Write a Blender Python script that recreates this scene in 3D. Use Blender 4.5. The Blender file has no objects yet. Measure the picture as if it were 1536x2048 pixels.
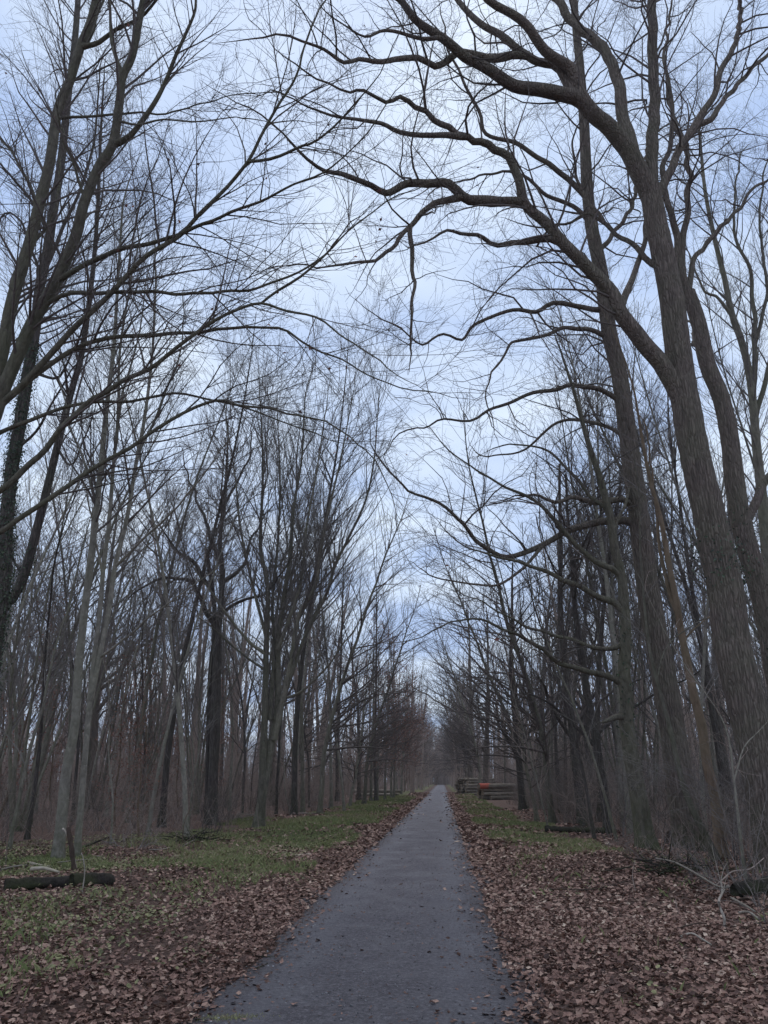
import bpy, math, random
import numpy as np
from mathutils import Vector
rng = np.random.default_rng(7)
random.seed(7)
R = math.radians
SC = bpy.context.scene
COL = SC.collection

# ------------------------------------------------------------------ camera
CAM_Z, PITCH, YAW, F = 1.6, R(19.21), R(4.11), 1538.0      # F in pixels of a 1536 x 2048 picture
cd = bpy.data.cameras.new('camera'); cam = bpy.data.objects.new('camera', cd); COL.objects.link(cam)
cam.location = (0, 0, CAM_Z); cam.rotation_euler = (R(90) + PITCH, 0, YAW)
cd.sensor_fit = 'VERTICAL'; cd.sensor_height = 36.0; cd.lens = 36.0 * F / 2048.0
cd.clip_start = 0.05; cd.clip_end = 3000
SC.camera = cam

# ------------------------------------------------------------------ overcast sky, weak diffuse sun, exposure
SUN_EL, SUN_AZ = R(62), R(-5)
w = bpy.data.worlds.new('World'); SC.world = w; w.use_nodes = True
nt = w.node_tree; N_, K_ = nt.nodes, nt.links
N_.clear()
out = N_.new('ShaderNodeOutputWorld'); bg = N_.new('ShaderNodeBackground'); K_.new(bg.outputs[0], out.inputs[0])
sky = N_.new('ShaderNodeTexSky'); sky.sky_type = 'NISHITA'; sky.sun_disc = False
sky.sun_elevation = SUN_EL; sky.sun_rotation = SUN_AZ
skm = N_.new('ShaderNodeVectorMath'); skm.operation = 'SCALE'; skm.inputs['Scale'].default_value = 0.09
K_.new(sky.outputs[0], skm.inputs[0])
tc = N_.new('ShaderNodeTexCoord'); sep = N_.new('ShaderNodeSeparateXYZ'); K_.new(tc.outputs['Generated'], sep.inputs[0])
zz = N_.new('ShaderNodeMath'); zz.operation = 'MAXIMUM'; zz.inputs[1].default_value = 0.0; K_.new(sep.outputs['Z'], zz.inputs[0])
za = N_.new('ShaderNodeMath'); za.operation = 'ADD'; za.inputs[1].default_value = 0.16; K_.new(zz.outputs[0], za.inputs[0])
dx = N_.new('ShaderNodeMath'); dx.operation = 'DIVIDE'; K_.new(sep.outputs['X'], dx.inputs[0]); K_.new(za.outputs[0], dx.inputs[1])
dy = N_.new('ShaderNodeMath'); dy.operation = 'DIVIDE'; K_.new(sep.outputs['Y'], dy.inputs[0]); K_.new(za.outputs[0], dy.inputs[1])
cmb = N_.new('ShaderNodeCombineXYZ'); K_.new(dx.outputs[0], cmb.inputs[0]); K_.new(dy.outputs[0], cmb.inputs[1])
cn = N_.new('ShaderNodeTexNoise'); cn.inputs['Scale'].default_value = 1.9; cn.inputs['Detail'].default_value = 5; cn.inputs['Roughness'].default_value = 0.5
cn.inputs['Distortion'].default_value = 0.3
K_.new(cmb.outputs[0], cn.inputs['Vector'])
cr = N_.new('ShaderNodeValToRGB'); K_.new(cn.outputs['Fac'], cr.inputs[0])
cr.color_ramp.elements[0].position = 0.37; cr.color_ramp.elements[0].color = (0.405, 0.53, 0.79, 1)
cr.color_ramp.elements[1].position = 0.64; cr.color_ramp.elements[1].color = (0.715, 0.82, 0.96, 1)
mx = N_.new('ShaderNodeMix'); mx.data_type = 'RGBA'; mx.inputs['Factor'].default_value = 0.9
K_.new(skm.outputs[0], mx.inputs['A']); K_.new(cr.outputs[0], mx.inputs['B'])
K_.new(mx.outputs['Result'], bg.inputs[0]); bg.inputs[1].default_value = 1.0
ld = bpy.data.lights.new('sun', 'SUN'); ld.energy = 1.0; ld.angle = R(50); ld.color = (1.0, 0.96, 0.92)
sun = bpy.data.objects.new('sun', ld); COL.objects.link(sun)
_sd = Vector((math.sin(SUN_AZ) * math.cos(SUN_EL), math.cos(SUN_AZ) * math.cos(SUN_EL), math.sin(SUN_EL)))
sun.rotation_euler = _sd.to_track_quat('Z', 'Y').to_euler()
SC.view_settings.view_transform = 'Standard'; SC.view_settings.look = 'None'
SC.view_settings.exposure = 0.30; SC.view_settings.gamma = 1.0
SC.cycles.max_bounces = 4; SC.cycles.diffuse_bounces = 2; SC.cycles.volume_bounces = 0; SC.cycles.transparent_max_bounces = 4

# ------------------------------------------------------------------ pixel <-> place helpers
_cp, _sp, _cy, _sy = math.cos(PITCH), math.sin(PITCH), math.cos(YAW), math.sin(YAW)
FWD = np.array((-_sy * _cp, _cy * _cp, _sp)); RGT = np.array((_cy, _sy, 0.0)); UPV = np.array((_sy * _sp, -_cy * _sp, _cp))
def ray(px, py): return RGT * (px - 768) / F + UPV * (1024 - py) / F + FWD
def at(px, py, Y):
    d = ray(px, py); s = Y / d[1]; return d * s + np.array((0, 0, CAM_Z))
def depth(p): return float(np.dot(np.asarray(p) - (0, 0, CAM_Z), FWD))

PL, PR = -1.92, 0.66            # path edges
def gz(x, y):
    x = np.asarray(x, float); y = np.asarray(y, float)
    d = np.maximum(np.maximum(PL - x, x - PR), 0)
    s = np.clip(d / 1.6, 0, 1); s = s * s * (3 - 2 * s)
    b = 0.06 * np.sin(x * 0.9 + 1.3) * np.cos(y * 0.53) + 0.05 * np.sin(x * 0.37 + y * 0.29) + 0.025 * np.sin(x * 2.1 - y * 1.7) + 0.015 * np.sin(x * 4.3 + y * 3.1)
    return -0.035 + 0.05 * s + b * s
def ground_at(px, py):
    d = ray(px, py); z = 0.0
    for _ in range(6):
        s = (z - CAM_Z) / d[2]; p = d * s; z = float(gz(p[0], p[1]))
    return np.array((p[0], p[1], z))

# ------------------------------------------------------------------ materials
def mat(name, rough=0.9, spec=0.2):
    m = bpy.data.materials.new(name); m.use_nodes = True
    b = m.node_tree.nodes['Principled BSDF']; b.inputs['Roughness'].default_value = rough
    b.inputs['Specular IOR Level'].default_value = spec
    return m, m.node_tree.nodes, m.node_tree.links, b
def ramp(n, l, src, stops):
    r = n.new('ShaderNodeValToRGB'); l.new(src, r.inputs[0])
    e = r.color_ramp.elements
    while len(e) < len(stops): e.new(0.5)
    for i, (p, c) in enumerate(stops): e[i].position = p; e[i].color = (*c, 1)
    return r.outputs[0]
def noise(n, l, vec, scale, detail=4, rough=0.6, dist=0.0):
    t = n.new('ShaderNodeTexNoise'); t.inputs['Scale'].default_value = scale; t.inputs['Detail'].default_value = detail
    t.inputs['Roughness'].default_value = rough; t.inputs['Distortion'].default_value = dist
    if vec is not None: l.new(vec, t.inputs['Vector'])
    return t.outputs['Fac']
def mapping(n, l, vec, scale):
    m = n.new('ShaderNodeMapping'); m.inputs['Scale'].default_value = scale; l.new(vec, m.inputs['Vector']); return m.outputs[0]
def mixc(n, l, fac, a, b):
    m = n.new('ShaderNodeMix'); m.data_type = 'RGBA'
    for s, v in (('Factor', fac), ('A', a), ('B', b)):
        if isinstance(v, (tuple, float, int)): m.inputs[s].default_value = (*v, 1) if isinstance(v, tuple) else v
        else: l.new(v, m.inputs[s])
    return m.outputs['Result']
def math_(n, l, op, a, b=0.5):
    m = n.new('ShaderNodeMath'); m.operation = op
    for i, v in enumerate((a, b)):
        if isinstance(v, (float, int)): m.inputs[i].default_value = v
        else: l.new(v, m.inputs[i])
    return m.outputs[0]
def maprange(n, l, v, a, b, c=0.0, d=1.0):
    m = n.new('ShaderNodeMapRange'); m.inputs[1].default_value = a; m.inputs[2].default_value = b
    m.inputs[3].default_value = c; m.inputs[4].default_value = d; l.new(v, m.inputs[0]); return m.outputs[0]
def bump(n, l, b, h, strength, dist):
    t = n.new('ShaderNodeBump'); t.inputs['Strength'].default_value = strength; t.inputs['Distance'].default_value = dist
    l.new(h, t.inputs['Height']); l.new(t.outputs[0], b.inputs['Normal'])

def bark(name, dark, light, algae, amt, vscale=(9, 9, 1.3), bstr=0.9, bdist=0.03, rnd=0.25, furrow=0.0, foot=0.0):
    m, n, l, b = mat(name, 0.93, 0.12)
    tc = n.new('ShaderNodeTexCoord'); v = mapping(n, l, tc.outputs['Object'], vscale)
    f = noise(n, l, v, 2.2, 7, 0.68, 0.5)
    c = ramp(n, l, f, [(0.30, dark), (0.70, light)])
    h = f
    if furrow:
        wv = n.new('ShaderNodeVectorMath'); wv.operation = 'ADD'; l.new(v, wv.inputs[0])
        nz = n.new('ShaderNodeTexNoise'); nz.inputs['Scale'].default_value = 0.9; nz.inputs['Detail'].default_value = 3; l.new(v, nz.inputs['Vector']); l.new(nz.outputs['Color'], wv.inputs[1])
        vo = n.new('ShaderNodeTexVoronoi'); vo.feature = 'DISTANCE_TO_EDGE'; vo.inputs['Scale'].default_value = 1.9; l.new(wv.outputs[0], vo.inputs['Vector'])
        rdg = maprange(n, l, vo.outputs['Distance'], 0.0, 0.22)
        h = math_(n, l, 'ADD', math_(n, l, 'MULTIPLY', f, 0.5), rdg)
        c = mixc(n, l, math_(n, l, 'MULTIPLY', math_(n, l, 'SUBTRACT', 1.0, rdg), furrow), c, tuple(x * 0.55 for x in dark))
    f2 = noise(n, l, tc.outputs['Object'], 0.9, 5, 0.65)
    c = mixc(n, l, maprange(n, l, f2, 0.42, 0.68, 0.0, amt), c, algae)
    f4 = noise(n, l, tc.outputs['Object'], 7.0, 4, 0.7)
    c = mixc(n, l, maprange(n, l, f4, 0.60, 0.70, 0.0, 0.35 if furrow else 0.2), c, tuple(min(1, x * 1.45) for x in light))
    if foot:
        sp = n.new('ShaderNodeSeparateXYZ'); l.new(tc.outputs['Object'], sp.inputs[0])
        k = math_(n, l, 'MULTIPLY', maprange(n, l, sp.outputs['Z'], 1.3, 0.1), maprange(n, l, f4, 0.38, 0.58, 0.0, foot))
        c = mixc(n, l, k, c, (0.055, 0.068, 0.024))
    oi = n.new('ShaderNodeObjectInfo')
    hv = n.new('ShaderNodeHueSaturation'); l.new(c, hv.inputs['Color'])
    l.new(maprange(n, l, oi.outputs['Random'], 0, 1, 1 - rnd, 1 + rnd), hv.inputs['Value'])
    l.new(hv.outputs[0], b.inputs['Base Color'])
    if bstr: bump(n, l, b, h, bstr, bdist)
    return m
M = {}
M['oak'] = bark('oak_bark', (0.105, 0.082, 0.070), (0.275, 0.215, 0.178), (0.165, 0.160, 0.105), 0.5, (10, 10, 1.5), 0.9, 0.04, 0.1, 0.22, 0.7)
M['grey'] = bark('grey_bark', (0.092, 0.080, 0.062), (0.262, 0.230, 0.180), (0.160, 0.160, 0.098), 0.5, (5, 5, 1.6), 0.6, 0.02, 0.25, 0.12, 0.5)
M['pale'] = bark('pale_bark', (0.14, 0.124, 0.102), (0.34, 0.300, 0.245), (0.19, 0.188, 0.120), 0.5, (4, 4, 2.2), 0.6, 0.015, 0.25, 0.1, 0.5)
M['clad'] = bark('shaded_grey_bark', (0.062, 0.053, 0.041), (0.180, 0.155, 0.118), (0.118, 0.116, 0.068), 0.55, (5, 5, 1.6), 0.6, 0.02, 0.12, 0.15, 0.6)  # darker copy of the grey bark, shade put into its colour
M['tan'] = bark('tan_bark', (0.10, 0.068, 0.045), (0.235, 0.165, 0.115), (0.15, 0.14, 0.08), 0.35, (4, 4, 1.5), 0.5, 0.012)
M['dark'] = bark('dark_bark', (0.055, 0.045, 0.041), (0.190, 0.155, 0.136), (0.110, 0.112, 0.075), 0.4, (9, 9, 1.1), 0.9, 0.03, 0.2, 0.4, 0.5)
M['twig'] = bark('twig_bark', (0.066, 0.053, 0.048), (0.160, 0.128, 0.116), (0.12, 0.115, 0.09), 0.3, (6, 6, 6), 0.0, 0.001)
M['twiggrey'] = bark('grey_twig_bark', (0.11, 0.094, 0.084), (0.25, 0.215, 0.195), (0.17, 0.165, 0.13), 0.3, (6, 6, 6), 0.0, 0.001)
M['brush'] = bark('brush_twig_bark', (0.155, 0.117, 0.097), (0.335, 0.258, 0.216), (0.20, 0.170, 0.130), 0.3, (6, 6, 6), 0.0, 0.001, 0.4)
M['deadwood'] = bark('dead_wood', (0.15, 0.12, 0.10), (0.36, 0.31, 0.26), (0.17, 0.17, 0.12), 0.35, (8, 8, 8), 0.5, 0.006)
M['wet'] = bark('wet_dark_wood', (0.012, 0.010, 0.009), (0.055, 0.045, 0.038), (0.06, 0.07, 0.025), 0.75, (9, 9, 9), 0.9, 0.02)
M['rust'] = bark('red_rotten_wood', (0.036, 0.025, 0.020), (0.095, 0.064, 0.050), (0.05, 0.05, 0.03), 0.3, (12, 12, 2), 0.9, 0.02)
M['birch'] = bark('birch_bark', (0.16, 0.125, 0.095), (0.42, 0.37, 0.30), (0.30, 0.26, 0.10), 0.35, (3, 12, 12), 0.4, 0.01)
M['logbark'] = bark('log_bark', (0.075, 0.060, 0.048), (0.31, 0.25, 0.195), (0.16, 0.15, 0.095), 0.4, (1.2, 8, 8), 0.9, 0.03, 0.35)
M['cut'] = bark('cut_wood', (0.13, 0.10, 0.072), (0.33, 0.25, 0.18), (0.09, 0.075, 0.06), 0.5, (8, 8, 8), 0.4, 0.006, 0.4)
M['orange'] = bark('orange_paint', (0.36, 0.085, 0.06), (0.52, 0.14, 0.095), (0.35, 0.10, 0.06), 0.3, (8, 8, 8), 0.3, 0.004)

def tinted(name, stops, rough=0.75, spec=0.25, obj_random=False, trans=0.0):
    m, n, l, b = mat(name, rough, spec)
    if obj_random:
        oi = n.new('ShaderNodeObjectInfo'); src = oi.outputs['Random']
    else:
        a = n.new('ShaderNodeAttribute'); a.attribute_name = 'tint'; src = a.outputs['Fac']
    c = ramp(n, l, src, stops)
    tc = n.new('ShaderNodeTexCoord'); f = noise(n, l, tc.outputs['Object'], 45 if not obj_random else 30, 3, 0.6)
    hv = n.new('ShaderNodeHueSaturation'); l.new(c, hv.inputs['Color']); l.new(maprange(n, l, f, 0.3, 0.7, 0.7, 1.3), hv.inputs['Value'])
    l.new(hv.outputs[0], b.inputs['Base Color'])
    return m
LITTER = [(0.0, (0.050, 0.028, 0.022)), (0.22, (0.140, 0.076, 0.058)), (0.55, (0.255, 0.148, 0.112)), (0.85, (0.37, 0.245, 0.185)), (1.0, (0.50, 0.38, 0.29))]
M['litter'] = tinted('dry_leaf', LITTER)
M['leaf'] = tinted('dry_leaf_single', LITTER, obj_random=True)
M['redleaf'] = tinted('clinging_leaf', [(0, (0.10, 0.040, 0.032)), (0.6, (0.23, 0.095, 0.070)), (1, (0.36, 0.17, 0.11))])
M['ivy'] = tinted('ivy_leaf', [(0, (0.018, 0.030, 0.016)), (0.6, (0.045, 0.066, 0.032)), (1, (0.10, 0.13, 0.068))], 0.5, 0.4)
M['grass'] = tinted('grass_blade', [(0, (0.105, 0.125, 0.045)), (0.45, (0.185, 0.21, 0.080)), (0.75, (0.28, 0.27, 0.12)), (1, (0.36, 0.29, 0.18))], 0.8)
M['herb'] = tinted('herb_leaf', [(0, (0.070, 0.068, 0.032)), (0.5, (0.145, 0.142, 0.062)), (1, (0.26, 0.24, 0.115))], 0.7)

def ground_mat():
    m, n, l, b = mat('forest_floor', 0.95, 0.1)
    g = n.new('ShaderNodeNewGeometry'); pos = g.outputs['Position']
    f1 = noise(n, l, pos, 11, 6, 0.7); f2 = noise(n, l, pos, 1.1, 4, 0.6); f3 = noise(n, l, pos, 28, 3, 0.6)
    c = ramp(n, l, f1, [(0.28, (0.030, 0.021, 0.018)), (0.5, (0.105, 0.066, 0.052)), (0.72, (0.21, 0.135, 0.102))])
    gr = ramp(n, l, f3, [(0.3, (0.070, 0.066, 0.032)), (0.7, (0.190, 0.185, 0.085))])
    s = n.new('ShaderNodeSeparateXYZ'); l.new(pos, s.inputs[0]); X, Y = s.outputs['X'], s.outputs['Y']
    wob = math_(n, l, 'MULTIPLY', math_(n, l, 'SUBTRACT', f2, 0.5), 2.5)
    Xw = math_(n, l, 'ADD', X, wob); Yw = math_(n, l, 'ADD', Y, math_(n, l, 'MULTIPLY', wob, 5.0))
    lv = math_(n, l, 'MULTIPLY', maprange(n, l, Xw, -6.2, -5.2), maprange(n, l, Xw, -2.6, -3.1))
    lv = math_(n, l, 'MULTIPLY', lv, maprange(n, l, Yw, 15, 21))
    rv = math_(n, l, 'MULTIPLY', maprange(n, l, Xw, 1.25, 1.6), maprange(n, l, Xw, 3.6, 2.9))
    rv = math_(n, l, 'MULTIPLY', rv, maprange(n, l, Yw, 18, 24))
    k = math_(n, l, 'MULTIPLY', math_(n, l, 'MAXIMUM', lv, rv), maprange(n, l, f1, 0.35, 0.5, 0.25, 1))
    c = mixc(n, l, k, c, gr)
    l.new(c, b.inputs['Base Color']); bump(n, l, b, f1, 1.0, 0.06)
    return m
M['ground'] = ground_mat()
def path_mat():
    m, n, l, b = mat('gravel_path', 0.72, 0.3)
    g = n.new('ShaderNodeNewGeometry'); pos = g.outputs['Position']
    f1 = noise(n, l, pos, 26, 8, 0.95); f2 = noise(n, l, pos, 1.3, 5, 0.6); f3 = noise(n, l, pos, 15, 6, 0.75)
    c = ramp(n, l, f1, [(0.32, (0.017, 0.015, 0.018)), (0.50, (0.090, 0.079, 0.088)), (0.66, (0.28, 0.255, 0.268))])
    c = mixc(n, l, maprange(n, l, f3, 0.52, 0.70, 0, 0.8), c, (0.045, 0.038, 0.042))
    s = n.new('ShaderNodeSeparateXYZ'); l.new(pos, s.inputs[0]); X = math_(n, l, 'ADD', s.outputs['X'], math_(n, l, 'MULTIPLY', math_(n, l, 'SUBTRACT', f2, 0.5), 0.9))
    def band(x0, wd): return maprange(n, l, math_(n, l, 'ABSOLUTE', math_(n, l, 'SUBTRACT', X, x0)), wd, 0.02)
    tr = math_(n, l, 'MAXIMUM', band(-1.35, 0.36), band(0.12, 0.36))
    c = mixc(n, l, math_(n, l, 'MULTIPLY', tr, 0.22), c, (0.19, 0.185, 0.20))
    eg = math_(n, l, 'MAXIMUM', maprange(n, l, X, -1.55, -1.95), maprange(n, l, X, 0.30, 0.70))
    c = mixc(n, l, math_(n, l, 'MULTIPLY', eg, 0.65), c, (0.052, 0.040, 0.038))
    l.new(c, b.inputs['Base Color'])
    l.new(maprange(n, l, f2, 0.35, 0.65, 0.55, 0.85), b.inputs['Roughness'])
    bump(n, l, b, math_(n, l, 'ADD', f1, math_(n, l, 'MULTIPLY', f3, 0.8)), 1.0, 0.022)
    return m
M['path'] = path_mat()

# ------------------------------------------------------------------ mesh and object helpers
class MB:
    def __init__(s): s.V = []; s.Q = []; s.T = []; s.C = []; s.n = 0
    def add(s, v, q=None, t=None, c=None):
        if len(v) == 0: return
        s.V.append(v)
        if q is not None and len(q): s.Q.append(q + s.n)
        if t is not None and len(t): s.T.append(t + s.n)
        s.C.append(np.zeros(len(v)) if c is None else c); s.n += len(v)
    def mesh(s, name, m, smooth=True, tint=False, off=(0, 0, 0)):
        me = bpy.data.meshes.new(name)
        V = np.concatenate(s.V) - np.asarray(off); me.vertices.add(len(V)); me.vertices.foreach_set('co', V.astype(np.float32).ravel())
        Q = np.concatenate(s.Q) if s.Q else np.zeros((0, 4), int); T = np.concatenate(s.T) if s.T else np.zeros((0, 3), int)
        nl = Q.size + T.size; me.loops.add(nl); me.polygons.add(len(Q) + len(T))
        me.loops.foreach_set('vertex_index', np.concatenate([Q.ravel(), T.ravel()]).astype(np.int32))
        st = np.concatenate([np.arange(len(Q)) * 4, Q.size + np.arange(len(T)) * 3]).astype(np.int32)
        me.polygons.foreach_set('loop_start', st)
        me.polygons.foreach_set('use_smooth', np.full(len(st), smooth))
        if tint:
            a = me.attributes.new('tint', 'FLOAT', 'POINT'); a.data.foreach_set('value', np.concatenate(s.C).astype(np.float32))
        me.materials.append(m); me.update(calc_edges=True); me.validate()
        return me
def link(name, data, parent=None, loc=(0, 0, 0), **props):
    o = bpy.data.objects.new(name, data); COL.objects.link(o); o.location = [float(v) for v in loc]
    if parent is not None: o.parent = parent
    for k, v in props.items(): o[k] = v
    return o
def unit(a): return a / np.maximum(np.linalg.norm(a, axis=-1, keepdims=True), 1e-9)
def perp(t):
    ref = np.where(np.abs(t[..., 2:3]) > 0.75, np.array((1.0, 0.13, 0)), np.array((0.1, 0.05, 1.0)))
    u = unit(np.cross(t, ref)); return u, np.cross(t, u)
def tubes(mb, pts, rad, S, lobes=0.0, cap=False, root=0.0):
    """N polylines (N,P,3) with radii (N,P) as S-sided tapered tubes"""
    N, P = rad.shape
    if N == 0: return
    t = unit(np.gradient(pts, axis=1)) if P > 2 else unit(np.repeat((pts[:, 1:] - pts[:, :1]), P, 1))
    mt = unit(pts[:, -1] - pts[:, 0]); ref = np.where(np.abs(mt[:, 2:3]) > 0.75, np.array((1.0, 0.13, 0)), np.array((0.1, 0.05, 1.0)))[:, None, :]
    u = unit(np.cross(t, np.broadcast_to(ref, t.shape))); v = np.cross(t, u)
    a = np.arange(S) * 2 * np.pi / S
    rr = rad[:, :, None] * np.ones(S)
    if lobes:
        k = np.arange(P)[None, :, None]
        rr = rr * (1 + lobes * (np.sin(3 * a + k * 0.11) + 0.6 * np.sin(5 * a + 1.7 - k * 0.23)) + lobes * 0.5 * rng.standard_normal(rr.shape))
    if root:
        h = (pts[:, :, 2] - pts[:, :1, 2])[:, :, None]; rr = rr * (1 + root * np.exp(-h / 0.28) * (0.35 + np.sin(5 * a + 0.7) + 0.5 * np.sin(3 * a + 2.1)))
    ring = pts[:, :, None, :] + rr[..., None] * (np.cos(a)[:, None] * u[:, :, None, :] + np.sin(a)[:, None] * v[:, :, None, :])
    idx = np.arange(N * P * S).reshape(N, P, S); nx = np.roll(idx, -1, axis=2)
    q = np.stack([idx[:, :-1], nx[:, :-1], nx[:, 1:], idx[:, 1:]], -1).reshape(-1, 4)
    mb.add(ring.reshape(-1, 3), q)
    if cap:
        for e, flip in ((0, True), (P - 1, False)):
            c = mb.n; ctr = pts[:, e].reshape(-1, 3)
            base = c - N * P * S if e == 0 else base0
            base0 = base
            tri = []
            for i in range(N):
                r = idx[i, e] + base
                for j in range(S): tri.append((r[j], r[(j + 1) % S], c + i))
            mb.V.append(ctr); mb.C.append(np.zeros(N)); mb.T.append(np.array(tri)); mb.n += N
def grow(st, d, L, r0, r1, P, wob, trop=0.0, tdir=(0, 0, 1)):
    N = len(st); pts = np.zeros((N, P, 3)); pts[:, 0] = st; d = unit(d); step = (L / (P - 1))[:, None]
    td = np.asarray(tdir)
    drift = rng.standard_normal((N, 3)) * wob * 0.4
    for i in range(1, P):
        d = unit(d + rng.standard_normal((N, 3)) * wob + drift + td * trop); pts[:, i] = pts[:, i - 1] + d * step
    k = np.linspace(0, 1, P)[None, :]
    return pts, r0[:, None] * (1 - k) + r1[:, None] * k
def spawn(pts, rad, L, per_m, t0, t1, ang, lr, rr, flat=1.0, taper=0.55, lmin=0.12, lmax=9.0, up=0.0, side=None):
    N, P = rad.shape
    cnt = rng.poisson(np.maximum(L * per_m, 0.01) * (t1 - t0)); i = np.repeat(np.arange(N), cnt); n = len(i)
    t = rng.uniform(t0, t1, n); x = t * (P - 1); k = np.minimum(x.astype(int), P - 2); f = (x - k)[:, None]
    st = pts[i, k] * (1 - f) + pts[i, k + 1] * f; tg = unit(pts[i, k + 1] - pts[i, k])
    rl = rad[i, k] * (1 - f[:, 0]) + rad[i, k + 1] * f[:, 0]
    u, v = perp(tg); ph = rng.uniform(0, 2 * np.pi, n)[:, None]; o = np.cos(ph) * u + np.sin(ph) * v
    o[:, 2] = o[:, 2] * flat + up
    if side is not None: o = o + np.asarray(side)
    o = unit(o); a = rng.uniform(*ang, n)[:, None]
    d = np.cos(a) * tg + np.sin(a) * o
    ln = np.clip(L[i] * rng.uniform(*lr, n) * (1 - taper * t), lmin, lmax)
    return st, d, ln, rl * rng.uniform(*rr, n)
TW = 0.0022
def fine(mb, pts, rad, L, style):
    """clothe limbs (N,P,3) with three orders of branches and twigs"""
    s = style
    st, d, ln, r = spawn(pts, rad, L, s['n1'], s.get('t0', 0.15), 1.0, s['a'], s['l1'], (0.35, 0.6), s['flat'], s['taper'], 0.5, s['max1'], s['up'])
    r = np.clip(r, 0.005, 0.008 * ln + 0.005)
    p1, r1 = grow(st, d, ln, r, np.full(len(r), 0.003), 8, s['wob'], s['trop']); tubes(mb, p1, r1, 5)
    # prolong every limb into a spray
    st, d, l2, r = spawn(p1, r1, ln, s['n2'], 0.12, 1.0, s['a'], s['l2'], (0.4, 0.7), s['flat'], 0.5, 0.2, 2.4, s['up'])
    r = np.clip(r, 0.003, 0.006)
    p2, r2 = grow(st, d, l2, r, np.full(len(r), TW), 5, s['wob'] * 1.1, s['trop']); tubes(mb, p2, r2, 3)
    st, d, l3, r = spawn(p2, r2, l2, s['n3'], 0.1, 1.0, s['a'], s['l3'], (0.5, 0.8), s['flat'], 0.4, 0.07, 0.7, s['up'])
    p3, r3 = grow(st, d, l3, np.clip(r, TW, 0.0035), np.full(len(r), TW * 0.8), 2, s['wob'] * 1.2, s['trop']); tubes(mb, p3, r3, 3)
    return p3, p2
OAK = dict(n1=2.0, a=(0.6, 1.25), l1=(0.18, 0.5), flat=0.9, taper=0.45, max1=3.4, up=0.15, wob=0.20, trop=0.015, n2=3.6, l2=(0.25, 0.6), n3=5.5, l3=(0.2, 0.5))
BEECH = dict(n1=2.9, a=(0.5, 0.95), l1=(0.16, 0.42), flat=0.55, taper=0.35, max1=3.2, up=0.0, wob=0.085, trop=0.01, n2=4.4, l2=(0.28, 0.65), n3=4.0, l3=(0.25, 0.6))

def crspline(p, n_per):
    p = np.asarray(p, float); q = np.vstack([2 * p[0] - p[1], p, 2 * p[-1] - p[-2]]); o = []
    for i in range(1, len(q) - 2):
        n = max(2, int(round(n_per(np.linalg.norm(q[i + 1][:3] - q[i][:3])))))
        t = np.linspace(0, 1, n, endpoint=False)[:, None]
        a, b, c, d = q[i - 1], q[i], q[i + 1], q[i + 2]
        o.append(0.5 * ((2 * b) + (c - a) * t + (2 * a - 5 * b + 4 * c - d) * t ** 2 + (3 * b - a - 3 * c + d) * t ** 3))
    o.append(p[-1:]); return np.vstack(o)
def trace(px, Y0, Y1, w0, w1, base=False, step=0.2, wob=0.0, hold=0.0):
    """a limb seen along pixels px, running from distance Y0 to Y1; widths in pixels"""
    px = np.asarray(px, float); s = np.concatenate([[0], np.cumsum(np.hypot(*np.diff(px, axis=0).T))]); s /= s[-1]
    pts = []
    for (x, y), k in zip(px, s):
        Y = Y0 + (Y1 - Y0) * k ** 1.3; p = at(x, y, Y); wd = w0 + (w1 - w0) * k
        pts.append((*p, wd * 0.5 * depth(p) / F))
    pts = np.array(pts)
    if base:
        pts = pts[pts[:, 2] > 0.4]; b = pts[0].copy(); e = pts[1] - pts[0]
        b[:2] -= e[:2] / max(e[2], 0.1) * b[2]; g = float(gz(b[0], b[1])); b[2] = g - 0.12; b[3] *= 1.08
        pts = np.vstack([b, pts])
    c = crspline(pts, lambda d: d / step)
    if base:
        h = c[:, 2] - c[0, 2]; c[:, 3] *= 1 + 0.30 * np.exp(-h / 0.25) + 0.08 * np.exp(-h / 1.2)
    if wob:
        e = rng.standard_normal((len(c), 3)) * wob; e[0] = 0; c[:, :3] += e
    c[:, 3] = np.maximum(c[:, 3], 0.004)
    return c
def length(c): return float(np.sum(np.linalg.norm(np.diff(c[:, :3], axis=0), axis=1)))
def tilted(n, tilt=0.5):
    """n random leaf frames: (n,3,3) mostly lying flat"""
    a = rng.uniform(0, 2 * np.pi, n); nz = unit(np.stack([rng.standard_normal(n) * tilt, rng.standard_normal(n) * tilt, np.ones(n)], 1))
    x = np.stack([np.cos(a), np.sin(a), np.zeros(n)], 1); x = unit(x - nz * np.sum(x * nz, 1, keepdims=True))
    return np.stack([x, np.cross(nz, x), nz], 1)
def place(mb, V, T, pos, fr, sc, tint):
    n = len(pos); k = len(V)
    P = np.einsum('vj,njk->nvk', V, fr) * sc[:, None, None] + pos[:, None, :]
    t = (T[None] + (np.arange(n) * k)[:, None, None]).reshape(-1, 3)
    mb.add(P.reshape(-1, 3), None, t, np.repeat(tint, k))
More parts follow.
